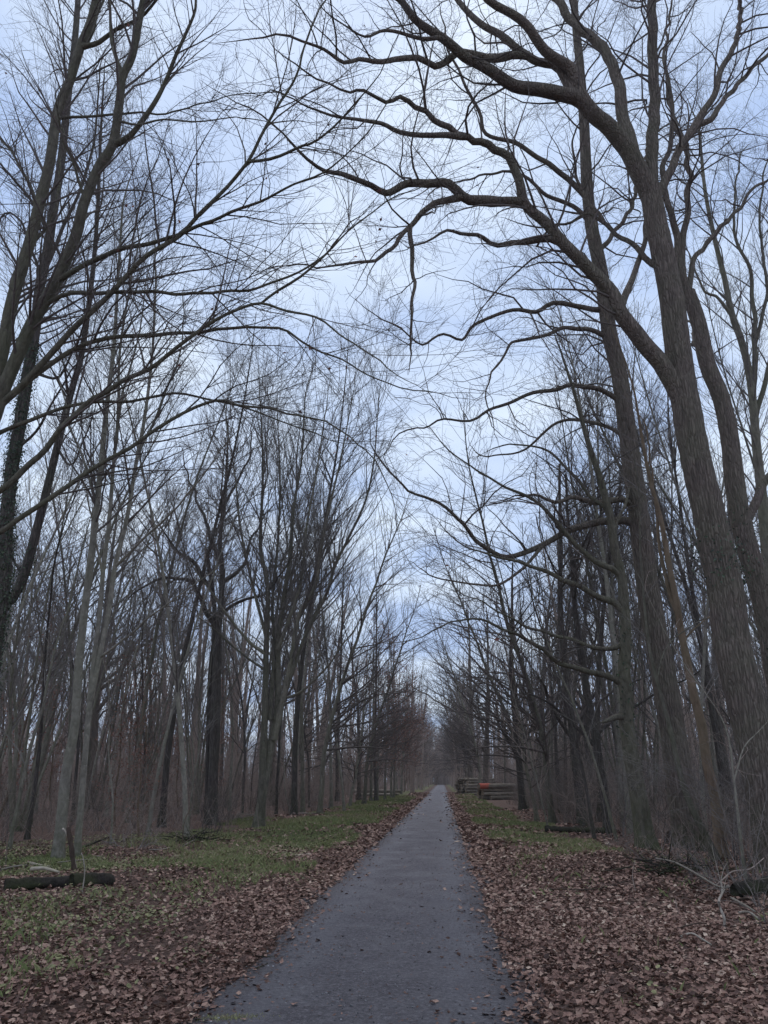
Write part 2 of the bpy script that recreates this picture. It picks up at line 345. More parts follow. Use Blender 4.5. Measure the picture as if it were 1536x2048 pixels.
def leaf_shape(i):
    r = np.random.default_rng(100 + i); lob = i % 3
    ts = np.linspace(0.10, 0.90, 3); prof = np.sin(np.pi * ts ** 0.8) * (0.30 if lob else 0.36)
    if lob == 1: prof = prof * np.array((1.2, 0.8, 1.1))
    if lob == 2: prof = prof * np.array((0.8, 1.25, 0.8))
    curl = r.uniform(0.2, 0.9); fold = r.uniform(-0.2, 0.55)
    V = [(0, 0, 0)]
    for t, w_ in zip(ts, prof):
        z = curl * (t - 0.5) ** 2 * 0.9
        V += [(t, w_ * r.uniform(.8, 1.2), z + fold * w_ + r.normal() * 0.035), (t, 0, z), (t, -w_ * r.uniform(.8, 1.2), z + fold * w_ + r.normal() * 0.035)]
    V.append((1, 0, curl * .22)); V = np.array(V) - (0.5, 0, 0.06)
    T = [(0, 1, 2), (0, 2, 3)]
    for k in range(2):
        a = 1 + 3 * k; b = a + 3
        T += [(a, b, a + 1), (b, b + 1, a + 1), (a + 1, b + 1, a + 2), (b + 1, b + 2, a + 2)]
    T += [(7, 10, 8), (8, 10, 9)]
    return V, np.array(T)
LEAVES = [leaf_shape(i) for i in range(6)]
LEAF_LO = (np.array([(-.5, 0, 0.05), (0.05, .33, .06), (.5, 0, .1), (0.05, -.33, .02), (0.05, 0, -.03)]), np.array([(0, 1, 4), (1, 2, 4), (2, 3, 4), (3, 0, 4)]))

def leaves_on(mb, tips, frac, size, droop=True):
    """single dead leaves still hanging on the twig ends"""
    p = tips.reshape(-1, 3)
    if frac > .2: p = np.repeat(p, 3, 0) + rng.standard_normal((len(p) * 3, 3)) * .13
    p = p[rng.random(len(p)) < frac]
    if len(p) == 0: return
    place(mb, *LEAF_LO, p - (0, 0, size * 0.4), tilted(len(p), 1.6), rng.uniform(.6, 1.2, len(p)) * size, rng.random(len(p)))

def ivy_on(mb, c, h0, h1, per_m, size=0.06, out=0.5):
    m = (c[:, 2] > h0) & (c[:, 2] < h1); s = c[m]
    if len(s) < 2: return
    n = int(per_m * (h1 - h0)); k = rng.uniform(0, len(s) - 1.001, n); i = k.astype(int); f = (k - i)[:, None]
    q = s[i] * (1 - f) + s[i + 1] * f; a = rng.uniform(0, 2 * np.pi, n)
    rr = q[:, 3] + np.abs(rng.standard_normal(n)) * q[:, 3] * out
    o = np.stack([np.cos(a), np.sin(a), rng.standard_normal(n) * 0.3], 1)
    p = q[:, :3] + o * rr[:, None]
    fr = tilted(n, 0.6); nz = unit(o + rng.standard_normal((n, 3)) * 0.45); x = unit(np.cross(nz, rng.standard_normal((n, 3))))
    fr = np.stack([x, np.cross(nz, x), nz], 1)
    place(mb, *LEAF_LO, p, fr, rng.uniform(.6, 1.4, n) * size, rng.random(n))

def pix(p):
    d = np.asarray(p) - (0, 0, CAM_Z); z = d @ FWD; return np.stack([768 + F * (d @ RGT) / z, 1024 - F * (d @ UPV) / z], -1)
def attach(c, built, amp):
    """root a limb in the nearest trunk or limb of its tree, give it crooks, let it run out into a thin end"""
    q = np.vstack([b[2:] for b in built]); e = np.linalg.norm(pix(q[:, :3]) - pix(c[0, :3]), axis=1); j = int(np.argmin(e))
    c = c.copy(); s = np.concatenate([[0], np.cumsum(np.linalg.norm(np.diff(c[:, :3], axis=0), axis=1))]); L = s[-1]; k = s / L
    if e[j] < 70: c[:, :3] += (q[j, :3] - c[0, :3]) * ((1 - k) ** 1.5)[:, None]
    for wl, am in ((2.6, 1.0), (1.2, 0.5)):
        ph = rng.uniform(0, 6.28, 3); c[:, :3] += np.sin(s[:, None] * 2 * np.pi / wl * (1 + .25 * np.sin(s[:, None] * .7 + ph[0])) + ph) * amp * am * (np.minimum(k * 6, 1) * np.clip(.07 / c[:, 3], .25, 1))[:, None]
    c[:, 3] = np.minimum(c[:, 3] * (1 + 0.3 * np.exp(-s / 0.25)), np.where(s < 0.6, max(q[j, 3] * 0.97, 0.01) + s * 0.0, 9))
    d = unit(c[-1, :3] - c[-3, :3]); p = c[-1, :3].copy(); ext = []; r0 = c[-1, 3]; n = 7
    for i in range(1, n + 1):
        d = unit(d + rng.standard_normal(3) * (.1 + amp * 2)); p = p + d * min(0.28, 0.05 * L); ext.append((*p, r0 * (1 - i / n) + .003))
    return np.vstack([c, np.array(ext)])
def runout(c):
    if c[-1, 3] > 0.075: return c
    d = unit(c[-1, :3] - c[-3, :3]); p = c[-1, :3].copy(); ext = []; n = 9
    for i in range(1, n + 1):
        d = unit(d + rng.standard_normal(3) * .06 + (0, 0, .03)); p = p + d * 0.3; ext.append((*p, c[-1, 3] * (1 - i / n) + .003))
    return np.vstack([c, np.array(ext)])
def hero(name, label, trunks, limbs, bm, style, group=None, wob=0.02, ivy=None, leaf=0.0, twigmat=None, sides=14, lean_extra=None):
    """a tree whose trunk and limbs follow the photograph, each limb a part that carries its own twigs"""
    base = trunks[0][0][:3].copy(); base[2] = float(gz(base[0], base[1]))
    root = link(name, None, None, base, label=label, category='tree')
    if group: root['group'] = group
    root.empty_display_size = 0.3
    trunks = [runout(c) for c in trunks]; built = list(trunks)
    for c in trunks:
        mb = MB(); tubes(mb, c[None, :, :3], c[None, :, 3], sides, 0.04, root=0.3)
        tr = link('trunk', mb.mesh('trunk', M[bm], off=base), root)
    for c in limbs:
        c = attach(c, built, style['wob'] * 0.27); built.append(c)
        mb = MB(); tubes(mb, c[None, :, :3], c[None, :, 3], 9, 0.03)
        lo = link('limb', mb.mesh('limb', M[bm], off=base), root)
        mb = MB(); L = np.array([length(c)])
        n = 24; cc = c[np.linspace(0, len(c) - 1, n).astype(int)]
        p3, p2 = fine(mb, cc[None, :, :3], cc[None, :, 3], L, style)
        if mb.n: link('twigs', mb.mesh('twigs', M[twigmat or 'twig'], off=base), lo, kind='stuff')
        if leaf and len(p2):
            lb = MB(); leaves_on(lb, p2[:, -1], leaf, 0.085)
            if lb.n: link('clinging_leaves', lb.mesh('clinging_leaves', M['redleaf'], False, True, base), lo, kind='stuff')
    # leaders above the last traced point also carry twigs
    if lean_extra:
        mb = MB()
        for c in trunks:
            k = c[c[:, 2] > lean_extra]
            if len(k) > 3:
                cc = k[np.linspace(0, len(k) - 1, 24).astype(int)]; fine(mb, cc[None, :, :3], cc[None, :, 3], np.array([length(k)]), style)
        if mb.n: link('twigs', mb.mesh('twigs', M[twigmat or 'twig'], off=base), root, kind='stuff')
    if ivy:
        mb = MB()
        for (ti, h0, h1, den) in ivy: ivy_on(mb, trunks[ti], h0, h1, den)
        if mb.n: link('ivy', mb.mesh('ivy', M['ivy'], False, True, base), root, kind='stuff')
    return root

# ------------------------------------------------------------------ the setting: floor and path
def axis(lo, a, b, hi, step):
    mid = list(np.arange(a, b + 1e-6, step)); o = []; s = step; x = a
    while x > lo: s *= 1.18; x -= s; o.append(max(x, lo))
    o = o[::-1] + mid; s = step; x = b
    while x < hi: s *= 1.18; x += s; o.append(min(x, hi))
    return np.array(o)
gx = axis(-420, -12, 10, 420, 0.25); gy = axis(-60, 3, 34, 760, 0.25)
X, Y = np.meshgrid(gx, gy); Z = gz(X, Y); nxn = len(gx)
idx = np.arange(X.size).reshape(X.shape)
mb = MB(); mb.add(np.stack([X, Y, Z], -1).reshape(-1, 3), np.stack([idx[:-1, :-1], idx[:-1, 1:], idx[1:, 1:], idx[1:, :-1]], -1).reshape(-1, 4))
floor = link('forest_floor', mb.mesh('forest_floor', M['ground']), kind='structure')
py_ = axis(-60, 3, 34, 560, 0.25); cols = np.linspace(0, 1, 15)
el = PL + 0.10 * np.sin(py_ * 0.9) + 0.08 * np.sin(py_ * 2.3 + 1) + 0.04 * np.sin(py_ * 5.1)
er = PR + 0.09 * np.sin(py_ * 0.8 + 2) + 0.08 * np.sin(py_ * 2.7) + 0.03 * np.sin(py_ * 4.7 + 1)
X = el[:, None] * (1 - cols) + er[:, None] * cols; Y = np.repeat(py_[:, None], 15, 1)
Z = -0.028 + 0.045 * np.sin(np.pi * cols)[None, :] ** 0.7 + 0.004 * np.sin(Y * 1.9 + X * 3); Z = np.maximum(Z, gz(X, Y) + 0.004)
idx = np.arange(X.size).reshape(X.shape); mb = MB()
mb.add(np.stack([X, Y, Z], -1).reshape(-1, 3), np.stack([idx[:-1, :-1], idx[:-1, 1:], idx[1:, 1:], idx[1:, :-1]], -1).reshape(-1, 4))
path = link('path', mb.mesh('path', M['path']), kind='structure')
def pz(x): # height of path top
    k = np.clip((np.asarray(x) - PL) / (PR - PL), 0, 1); return -0.028 + 0.045 * np.sin(np.pi * k) ** 0.7

# ------------------------------------------------------------------ trees that follow the photograph
T = trace
FAR = 'the path side where the logs are stacked'
# broad oak beside the path
Y1 = 16.0
tr = T([(1560, 1770), (1530, 1574), (1500, 1440), (1466, 1300), (1450, 1173), (1416, 1020), (1389, 900), (1363, 750), (1343, 600), (1323, 500), (1308, 425), (1299, 375)], Y1, Y1, 88, 40, True)
m = tr[:, 2]; 
lim = [
 T([(1352, 815), (1313, 740), (1268, 680), (1233, 635), (1208, 580), (1163, 535), (1118, 490), (1083, 445), (1048, 410), (1034, 385), (1025, 340), (1008, 310), (968, 285), (928, 270), (890, 250), (850, 225), (800, 200), (730, 190), (660, 175)], Y1, 13.2, 38, 4),
 T([(1040, 402), (1008, 400), (968, 400), (933, 398), (893, 370), (850, 365), (818, 367), (768, 384), (740, 370), (690, 346), (650, 344), (612, 322), (570, 270)], 15.0, 12.5, 24, 4),
 T([(925, 397), (880, 412), (863, 425), (818, 455), (768, 500), (735, 525), (690, 535), (628, 530)], 14.6, 13.0, 14, 3),
 T([(823, 455), (824, 500), (823, 550), (830, 600), (821, 665)], 14.1, 14.0, 10, 5),
 T([(1113, 492), (1085, 484), (1048, 482), (993, 485), (933, 472), (888, 470), (848, 488)], 15.6, 14.2, 14, 4),
 T([(928, 272), (893, 274), (863, 272), (818, 260), (768, 254), (720, 246), (650, 220), (590, 190)], 14.0, 11.5, 13, 3),
 T([(1303, 400), (1268, 320), (1233, 270), (1183, 225), (1148, 195), (1088, 184), (1028, 170), (968, 134), (913, 100), (858, 54), (810, 20), (770, -40)], Y1, 13.0, 41, 11),
 T([(1168, 208), (1150, 165), (1138, 130), (1088, 100), (1048, 55), (1018, 28), (978, -8), (930, -70)], 15.0, 13.5, 26, 12),
 T([(1150, 198), (1118, 145), (1078, 125), (1038, 98), (988, 70), (958, 38), (918, -5), (880, -60)], 15.2, 15.5, 20, 9),
 T([(1066, 100), (1030, 98), (983, 105), (918, 103), (868, 122), (833, 107), (768, 128), (720, 124), (690, 132), (650, 106), (605, 90)], 14.4, 12.2, 19, 5),
 T([(913, 100), (890, 80), (850, 70), (800, 62), (740, 75), (680, 40)], 13.6, 12.3, 11, 3),
 T([(1262, 312), (1252, 260), (1243, 225), (1228, 150), (1203, 90), (1158, 50), (1118, 8), (1080, -60)], 15.6, 16.5, 27, 14),
 T([(1303, 385), (1306, 310), (1305, 275), (1309, 200), (1306, 100), (1303, 0), (1296, -120), (1280, -260)], Y1, Y1 + 0.6, 26, 12),
 T([(1312, 400), (1323, 392), (1353, 330), (1388, 260), (1428, 200), (1438, 150), (1468, 90), (1478, 35), (1490, -50)], Y1, 17.5, 18, 7),
 T([(1392, 255), (1433, 234), (1468, 175), (1503, 135), (1545, 105), (1600, 40)], 16.6, 18.5, 12, 5),
 T([(1232, 632), (1240, 610), (1263, 560), (1283, 490), (1290, 440), (1300, 380)], 16.0, 17.5, 15, 6),
 T([(1310, 540), (1290, 530), (1248, 492), (1208, 450), (1180, 430), (1140, 440), (1100, 455)], 16.0, 17.6, 13, 4),
 T([(1200, 470), (1190, 455), (1150, 360), (1140, 300), (1150, 250)], 17.0, 16.5, 8, 3),
]
hero('oak_tree', 'massive old oak with thick crooked limbs arching high over the path', [tr], lim, 'oak', OAK, ivy=[(0, 5.2, 6.6, 260)])

# tall oak behind it, with mossy low limbs
Y2 = 20.0
tr = T([(1372, 1700), (1350, 1500), (1327, 1349), (1300, 1200), (1280, 1050), (1260, 900), (1238, 750), (1218, 665), (1203, 550), (1183, 450), (1173, 350), (1168, 240), (1158, 120), (1150, 30), (1140, -120)], Y2, Y2, 56, 11, True)
lim = [
 T([(1272, 1055), (1245, 1046), (1209, 1045), (1170, 1052), (1131, 1064), (1092, 1087), (1053, 1107), (1014, 1114), (975, 1099), (947, 1084), (931, 1044), (888, 1017), (849, 994), (790, 960)], Y2, 17.5, 16, 4),
 T([(1268, 1020), (1250, 1004), (1233, 998), (1190, 1005), (1147, 994), (1104, 1003), (1076, 990)], Y2, 18.8, 14, 6),
 T([(1205, 625), (1180, 622), (1118, 615), (1068, 620), (1008, 630), (948, 645), (923, 675), (888, 665), (843, 682), (800, 650)], Y2, 17.5, 11, 3),
 T([(1216, 682), (1190, 666), (1158, 662), (1088, 670), (1033, 685), (993, 725), (970, 780)], Y2, 18.0, 10, 3),
 T([(1240, 815), (1220, 800), (1183, 785), (1118, 780), (1048, 790), (988, 820), (893, 845), (830, 850)], Y2, 18.3, 11, 3),
 T([(1174, 400), (1160, 383), (1118, 345), (1068, 310), (1028, 285), (968, 265), (958, 220), (920, 150), (890, 80)], Y2, 18.0, 12, 4),
 T([(1181, 450), (1168, 435), (1118, 400), (1068, 370), (1018, 345), (973, 345), (918, 362)], Y2, 19.0, 10, 3),
 T([(1262, 900), (1230, 860), (1180, 840), (1110, 850), (1050, 900), (990, 910)], Y2, 22.0, 9, 3),
 T([(1195, 510), (1230, 470), (1260, 420), (1275, 350), (1300, 280)], Y2, 22.0, 10, 4),
 T([(1090, 1090), (1060, 1130), (1010, 1160), (950, 1170), (880, 1160)], 18.9, 18.0, 7, 3),
]
hero('oak_tree', 'tall straight oak trunk with mossy low limbs reaching over the path', [tr], lim, 'oak', OAK, lean_extra=9)

# small maple-like tree with a pale foot and dense low limbs
Y3 = 19.3
tr = T([(1302, 1705), (1296, 1690), (1273, 1575), (1260, 1500), (1252, 1440), (1254, 1408), (1248, 1349), (1252, 1271), (1248, 1212), (1244, 1154), (1229, 1095), (1221, 1037), (1201, 960), (1175, 880), (1150, 790)], Y3, Y3, 37, 7, True)
lim = [
 T([(1246, 1362), (1225, 1350), (1190, 1337), (1143, 1328), (1104, 1314), (1073, 1290), (1041, 1271), (975, 1244), (900, 1240)], Y3, 17.0, 13, 3),
 T([(1250, 1288), (1221, 1298), (1170, 1290), (1112, 1275), (1050, 1252), (980, 1210)], Y3, 18.0, 10, 3),
 T([(1247, 1230), (1232, 1212), (1209, 1200), (1155, 1173), (1104, 1154), (1053, 1130), (1022, 1119), (940, 1100)], Y3, 18.2, 14, 3),
 T([(1240, 1148), (1220, 1132), (1194, 1122), (1151, 1087), (1104, 1033), (1065, 998), (995, 966), (930, 925)], Y3, 18.5, 12, 3),
 T([(1215, 1020), (1180, 990), (1140, 940), (1090, 900), (1020, 890)], Y3, 20.0, 8, 3),
 T([(1225, 1070), (1250, 1010), (1262, 950), (1275, 880)], Y3, 20.5, 7, 3),
 T([(1252, 1436), (1240, 1432), (1226, 1433), (1213, 1437)], Y3, 18.9, 15, 8, step=0.1),
]
low = dict(OAK, n1=2.7, wob=0.13, flat=0.7)
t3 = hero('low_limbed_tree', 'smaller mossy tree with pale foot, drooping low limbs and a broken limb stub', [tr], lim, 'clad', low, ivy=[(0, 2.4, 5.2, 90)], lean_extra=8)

# leaning tree close behind the broad oak
Y4 = 20.5
tr = T([(1612, 1710), (1570, 1430), (1530, 1215), (1495, 1095), (1475, 1000), (1460, 880), (1443, 800), (1413, 725), (1398, 650), (1376, 585)], Y4, Y4, 56, 28, True)
lim = [
 T([(1378, 592), (1358, 530), (1353, 480), (1340, 420), (1325, 350), (1345, 260), (1340, 160)], Y4, 20.8, 17, 6),
 T([(1362, 550), (1364, 480), (1375, 390), (1375, 320), (1348, 225), (1330, 140), (1335, 40)], Y4, 22.0, 14, 5),
 T([(1376, 590), (1384, 545), (1403, 500), (1433, 460), (1483, 415), (1518, 370), (1560, 330)], Y4, 21.5, 12, 4),
 T([(1484, 1060), (1510, 1010), (1536, 960), (1570, 890), (1590, 780)], Y4, 22.0, 20, 8),
 T([(1440, 800), (1415, 740), (1390, 690), (1385, 640)], Y4, 23, 14, 5),
]
hero('leaning_oak_tree', 'forked oak leaning close behind the massive old oak', [tr], lim, 'oak', OAK, ivy=[(0, 4, 9, 60)])
# slim trees in front of the oaks
tr = T([(1452, 1715), (1437, 1655), (1428, 1585), (1414, 1530), (1402, 1446), (1389, 1400), (1375, 1330), (1360, 1250), (1352, 1200), (1338, 1130), (1322, 1040), (1300, 960), (1285, 880), (1270, 790)], 17.5, 17.5, 23, 4, True)
lim = [T([(1358, 1240), (1338, 1190), (1325, 1120), (1312, 1040), (1305, 950), (1298, 880)], 17.5, 17.8, 9, 3),
       T([(1368, 1290), (1385, 1260), (1410, 1235), (1450, 1220)], 17.5, 18.0, 4, 2)]
thin = dict(BEECH, n1=1.6, l1=(0.08, 0.3), wob=0.11)
hero('slim_tree', 'slim young tree with tan brown bark beside the massive oak', [tr], lim, 'tan', thin, twigmat='twiggrey', sides=9, lean_extra=5)
tr = T([(1418, 1722), (1400, 1650), (1377, 1602), (1358, 1539), (1342, 1465), (1324, 1400), (1308, 1340), (1296, 1280), (1288, 1200), (1280, 1100)], 17.0, 17.0, 15, 3, True)
hero('slim_tree', 'thin curved grey green sapling leaning beside the tan barked tree', [tr], [T([(1312, 1350), (1330, 1300), (1350, 1270), (1400, 1240)], 17, 17.4, 3, 2)], 'grey', thin, twigmat='twiggrey', sides=8, lean_extra=3)
tr = T([(1500, 1760), (1478, 1650), (1468, 1560), (1458, 1480), (1440, 1430), (1420, 1400)], 14.8, 14.6, 7, 2, True)
hero('slim_tree', 'wispy pale grey sapling in front of the massive oak foot', [tr], [T([(1470, 1570), (1490, 1500), (1510, 1470), (1536, 1440)], 14.8, 14.5, 3, 1.5)], 'pale', thin, twigmat='brush', sides=6, lean_extra=1.0)
# fan-shaped slender tree at the edge, behind
tr = T([(1575, 1690), (1545, 1250), (1525, 1000), (1513, 895), (1503, 780), (1488, 700), (1463, 625), (1450, 560), (1430, 480), (1410, 380), (1400, 280)], 24, 24, 34, 5, True)
lim = [T([(1506, 800), (1510, 700), (1508, 625), (1500, 540), (1470, 480), (1468, 400), (1480, 320)], 24, 24.5, 12, 3),
       T([(1508, 840), (1530, 760), (1545, 680), (1550, 560), (1545, 420)], 24, 25, 11, 3),
       T([(1466, 632), (1433, 590), (1410, 580), (1380, 520)], 24, 23.5, 7, 3),
       T([(1505, 690), (1530, 600), (1525, 520), (1520, 430), (1530, 330)], 24, 24, 8, 3)]
up_ = dict(BEECH, trop=0.05, a=(0.35, 0.75), flat=0.9, n1=1.9)
hero('slender_tree', 'grey tree with pale upswept forked branches behind the leaning oak', [tr], lim, 'grey', up_, twigmat='twiggrey', sides=10, lean_extra=9)

# twin-trunked hornbeam across the path, sending long limbs over it
YL = 13.0
trA = T([(-235, 1830), (-180, 1560), (-110, 1230), (-60, 1000), (0, 725), (25, 600), (55, 500), (75, 425), (100, 325), (115, 225), (140, 160), (160, 95), (185, 30), (205, -80), (215, -200)], YL, YL, 40, 13, True)
trB = T([(-105, 1200), (-60, 990), (0, 800), (30, 725), (65, 645), (110, 565), (150, 475), (170, 400), (200, 330), (225, 290), (238, 210), (245, 155), (265, 110), (281, 30), (300, -70), (320, -180)], YL, YL - 0.8, 34, 10)
lim = [
 T([(5, 820), (50, 780), (100, 725), (150, 665), (200, 615), (250, 565), (300, 515), (360, 475), (400, 435), (440, 390), (500, 325), (520, 280), (550, 220), (590, 155), (608, 95), (640, 20)], YL, 10.6, 14, 3),
 T([(500, 325), (560, 315), (610, 295), (640, 280), (700, 215), (760, 150)], 11.4, 10.0, 7, 2),
 T([(112, 562), (175, 525), (250, 495), (320, 480), (370, 462), (425, 440), (500, 410), (540, 395), (590, 370), (650, 345), (710, 290)], YL - .4, 10.5, 11, 2.5),
 T([(92, 610), (150, 582), (225, 585), (300, 582), (425, 585), (500, 577), (575, 555), (650, 510), (700, 460), (750, 420)], YL - .3, 11.5, 9, 2.5),
 T([(30, 800), (90, 750), (150, 705), (215, 685), (310, 677), (400, 670), (475, 657), (555, 660), (625, 695), (700, 730), (770, 765)], YL, 13.5, 11, 2.5),
 T([(-62, 1010), (0, 982), (35, 955), (95, 895), (150, 830), (225, 775), (300, 735), (370, 685), (425, 645), (475, 620), (525, 607), (575, 625), (650, 645), (720, 700)], YL, 11.8, 14, 3),
 T([(525, 607), (560, 580), (600, 555), (650, 510), (690, 460)], 12.1, 11.5, 7, 2.5),
 T([(-80, 1090), (0, 1064), (39, 1037), (78, 1013), (129, 978), (176, 943), (219, 916), (258, 895), (325, 850), (430, 800), (480, 810), (575, 825), (650, 845), (730, 900)], YL, 12.6, 12, 2.5),
 T([(-40, 890), (35, 850), (90, 830), (175, 810), (275, 800), (350, 790), (435, 805), (500, 820), (580, 850)], YL, 13.8, 9, 2.5),
 T([(226, 295), (265, 275), (300, 225), (330, 165), (350, 120), (380, 50), (400, -40)], YL - .6, 11.6, 12, 4),
 T([(245, 160), (230, 110), (220, 50), (215, -30)], YL - .7, 12.8, 9, 4),
 T([(160, 100), (200, 85), (230, 60), (290, 30), (340, -30)], YL, 12.2, 10, 4),
 T([(135, 235), (165, 130), (190, 60), (215, -20)], YL, 13.8, 9, 4),
 T([(118, 240), (160, 235), (220, 230), (300, 228), (390, 215), (460, 190)], YL, 11.5, 6, 2),
 T([(235, 245), (280, 250), (330, 240), (400, 245), (470, 235)], YL - .7, 11.2, 5, 2),
 T([(80, 420), (60, 360), (20, 300), (-30, 250)], YL, 14, 8, 3),
 T([(60, 500), (110, 430), (120, 340), (130, 260)], YL, 14.5, 7, 3),
 T([(170, 400), (150, 330), (125, 280), (110, 200)], YL - .4, 11.5, 6, 2),
]
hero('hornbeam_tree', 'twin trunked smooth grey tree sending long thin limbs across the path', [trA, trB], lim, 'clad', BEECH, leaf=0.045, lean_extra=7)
# ivy-clad trunks behind it
tr = T([(-70, 1700), (-40, 1450), (4, 1190), (12, 1056), (23, 939), (35, 875), (55, 750), (70, 665), (80, 575), (95, 500), (110, 400), (122, 325), (135, 200), (150, 80), (160, -60)], 18.5, 18.5, 36, 10, True)
lim = [T([(60, 740), (110, 760), (130, 740), (150, 690)], 18.5, 18.2, 7, 3), T([(88, 540), (120, 470), (160, 380), (190, 280), (200, 160)], 18.5, 18, 8, 3),
       T([(100, 470), (60, 400), (20, 350), (-20, 300)], 18.5, 19, 8, 3), T([(30, 900), (70, 860), (110, 800), (140, 740)], 18.5, 17.5, 6, 3),
       T([(90, 560), (70, 500), (40, 440), (10, 430), (-20, 480)], 18.5, 19, 6, 3)]
hero('ivy_clad_tree', 'dark trunk thickly clad in ivy beside the twin trunked tree', [tr], lim, 'dark', BEECH, ivy=[(0, 1.0, 13.5, 560)], lean_extra=9)
tr = T([(-35, 1640), (0, 1244), (23, 1200), (47, 1154), (66, 1087), (86, 1009), (105, 931), (125, 850), (145, 775), (165, 700), (185, 550), (195, 425), (200, 300), (205, 200)], 20, 20, 26, 4, True)
hero('ivy_clad_tree', 'slim leaning trunk with patchy ivy next to the ivy clad trunk', [tr], [T([(112, 900), (140, 930), (160, 900), (190, 820)], 20, 19.5, 5, 2), T([(50, 1150), (20, 1110), (0, 1080)], 20, 20.5, 6, 3)], 'dark', BEECH, ivy=[(0, 3, 8, 130)], sides=10, lean_extra=8)
# coppiced clump
YC = 16.8
tr1 = T([(113, 1742), (122, 1650), (132, 1550), (150, 1450), (158, 1330), (168, 1232), (180, 1134), (191, 1037), (203, 920), (215, 800), (228, 690), (236, 560), (244, 430)], YC, YC, 22, 4, True)
tr2 = T([(158, 1728), (163, 1600), (176, 1447), (187, 1330), (199, 1232), (207, 1134), (219, 1037), (226, 939), (236, 830), (240, 700), (262, 560)], YC + .5, YC + 1, 13, 4, True)
tr3 = T([(180, 1400), (195, 1330), (219, 1212), (230, 1134), (254, 1037), (270, 939), (290, 830), (305, 700), (312, 560)], YC + .6, YC + 2, 12, 4)
lim = [T([(205, 1150), (195, 1110), (190, 1080), (185, 1030), (165, 960)], YC + .7, 16, 5, 2), T([(230, 1140), (280, 1090), (340, 1030), (400, 960), (440, 900)], YC + 1, 15.5, 6, 2),
       T([(200, 1310), (260, 1270), (310, 1225), (370, 1180), (420, 1150)], YC + .8, 15.6, 5, 2), T([(222, 900), (245, 780), (270, 690), (290, 590)], YC + .8, 17, 6, 2),
       T([(195, 1010), (170, 930), (140, 850), (120, 760)], YC, 17.5, 6, 2), T([(275, 910), (310, 830), (350, 740), (370, 640)], YC + 2, 18, 6, 2)]
hero('coppice_tree', 'clump of three smooth greenish stems rising behind the mossy black log', [tr1, tr2, tr3], lim, 'pale', up_, twigmat='twig', sides=11, lean_extra=5)
# fan of stems at the grass edge
YF = 29.5
mk = lambda p, w0, w1, dy=0, base=False: T(p, YF, YF + dy, w0, w1, base)
stems = [mk([(522, 1650), (525, 1550), (529, 1447), (533, 1290), (535, 1173), (521, 1095), (525, 978), (525, 900), (520, 800)], 17, 2, -1, True),
         mk([(534, 1650), (540, 1500), (556, 1408), (556, 1290), (568, 1193), (580, 1115), (587, 1017), (603, 920), (610, 800)], 19, 2, 1, True),
         mk([(548, 1480), (564, 1408), (584, 1310), (597, 1232), (630, 1173), (642, 1095), (658, 1017), (681, 920), (700, 820)], 12, 2, -1.5),
         mk([(552, 1440), (572, 1380), (611, 1271), (654, 1185), (669, 1134), (701, 1068), (732, 998), (748, 920), (755, 830)], 10, 2, -2),
         mk([(540, 1440), (548, 1300), (545, 1200), (556, 1080), (560, 960), (555, 840)], 9, 2, 2),
         mk([(556, 1300), (600, 1170), (612, 1060), (632, 950), (650, 830)], 8, 2, 1),
         mk([(534, 1280), (500, 1150), (480, 1050), (470, 950), (455, 860)], 7, 2, 1)]
lim = [mk([(560, 1400), (600, 1390), (640, 1350), (680, 1300), (720, 1240)], 6, 2, -2), mk([(540, 1310), (500, 1280), (450, 1220), (400, 1150), (350, 1080)], 7, 2, -2),
       mk([(532, 1340), (490, 1310), (440, 1270), (390, 1230)], 5, 2, -1)]
fan = dict(BEECH, trop=0.05, a=(0.25, 0.6), flat=0.9, n1=2.6, n2=3.0, n3=3.2, max1=4.0)
TW = 0.004
hero('fan_stemmed_tree', 'many stemmed tree fanning upward at the edge of the grass verge', stems, lim, 'grey', fan, twigmat='twiggrey', sides=9, lean_extra=3)
# dark oak behind the verge
YO = 31
tr1 = T([(435, 1652), (428, 1500), (432, 1350), (438, 1250), (445, 1150), (440, 1080), (450, 1000), (455, 900)], YO, YO, 22, 4, True)
tr2 = T([(415, 1650), (418, 1500), (421, 1350), (430, 1260), (425, 1180), (415, 1120)], YO + .3, YO + .5, 14, 8, True)
lim = [T([(432, 1260), (405, 1200), (380, 1165), (340, 1158), (310, 1160), (270, 1180)], YO, 29, 12, 3), T([(425, 1180), (400, 1150), (385, 1120), (350, 1100), (320, 1050)], YO, 30, 11, 3),
       T([(445, 1170), (480, 1140), (500, 1090), (520, 1040)], YO, 32, 9, 3), T([(448, 1230), (490, 1200), (530, 1185), (560, 1150)], YO, 29, 8, 3), T([(442, 1120), (415, 1060), (395, 1000), (370, 940)], YO, 33, 9, 3),
       T([(452, 1010), (480, 960), (500, 900), (505, 850)], YO, 31, 6, 2)]
hero('dark_oak_tree', 'dark double trunked oak with crooked side limbs behind the verge', [tr1, tr2], lim, 'dark', OAK, sides=10, lean_extra=9)

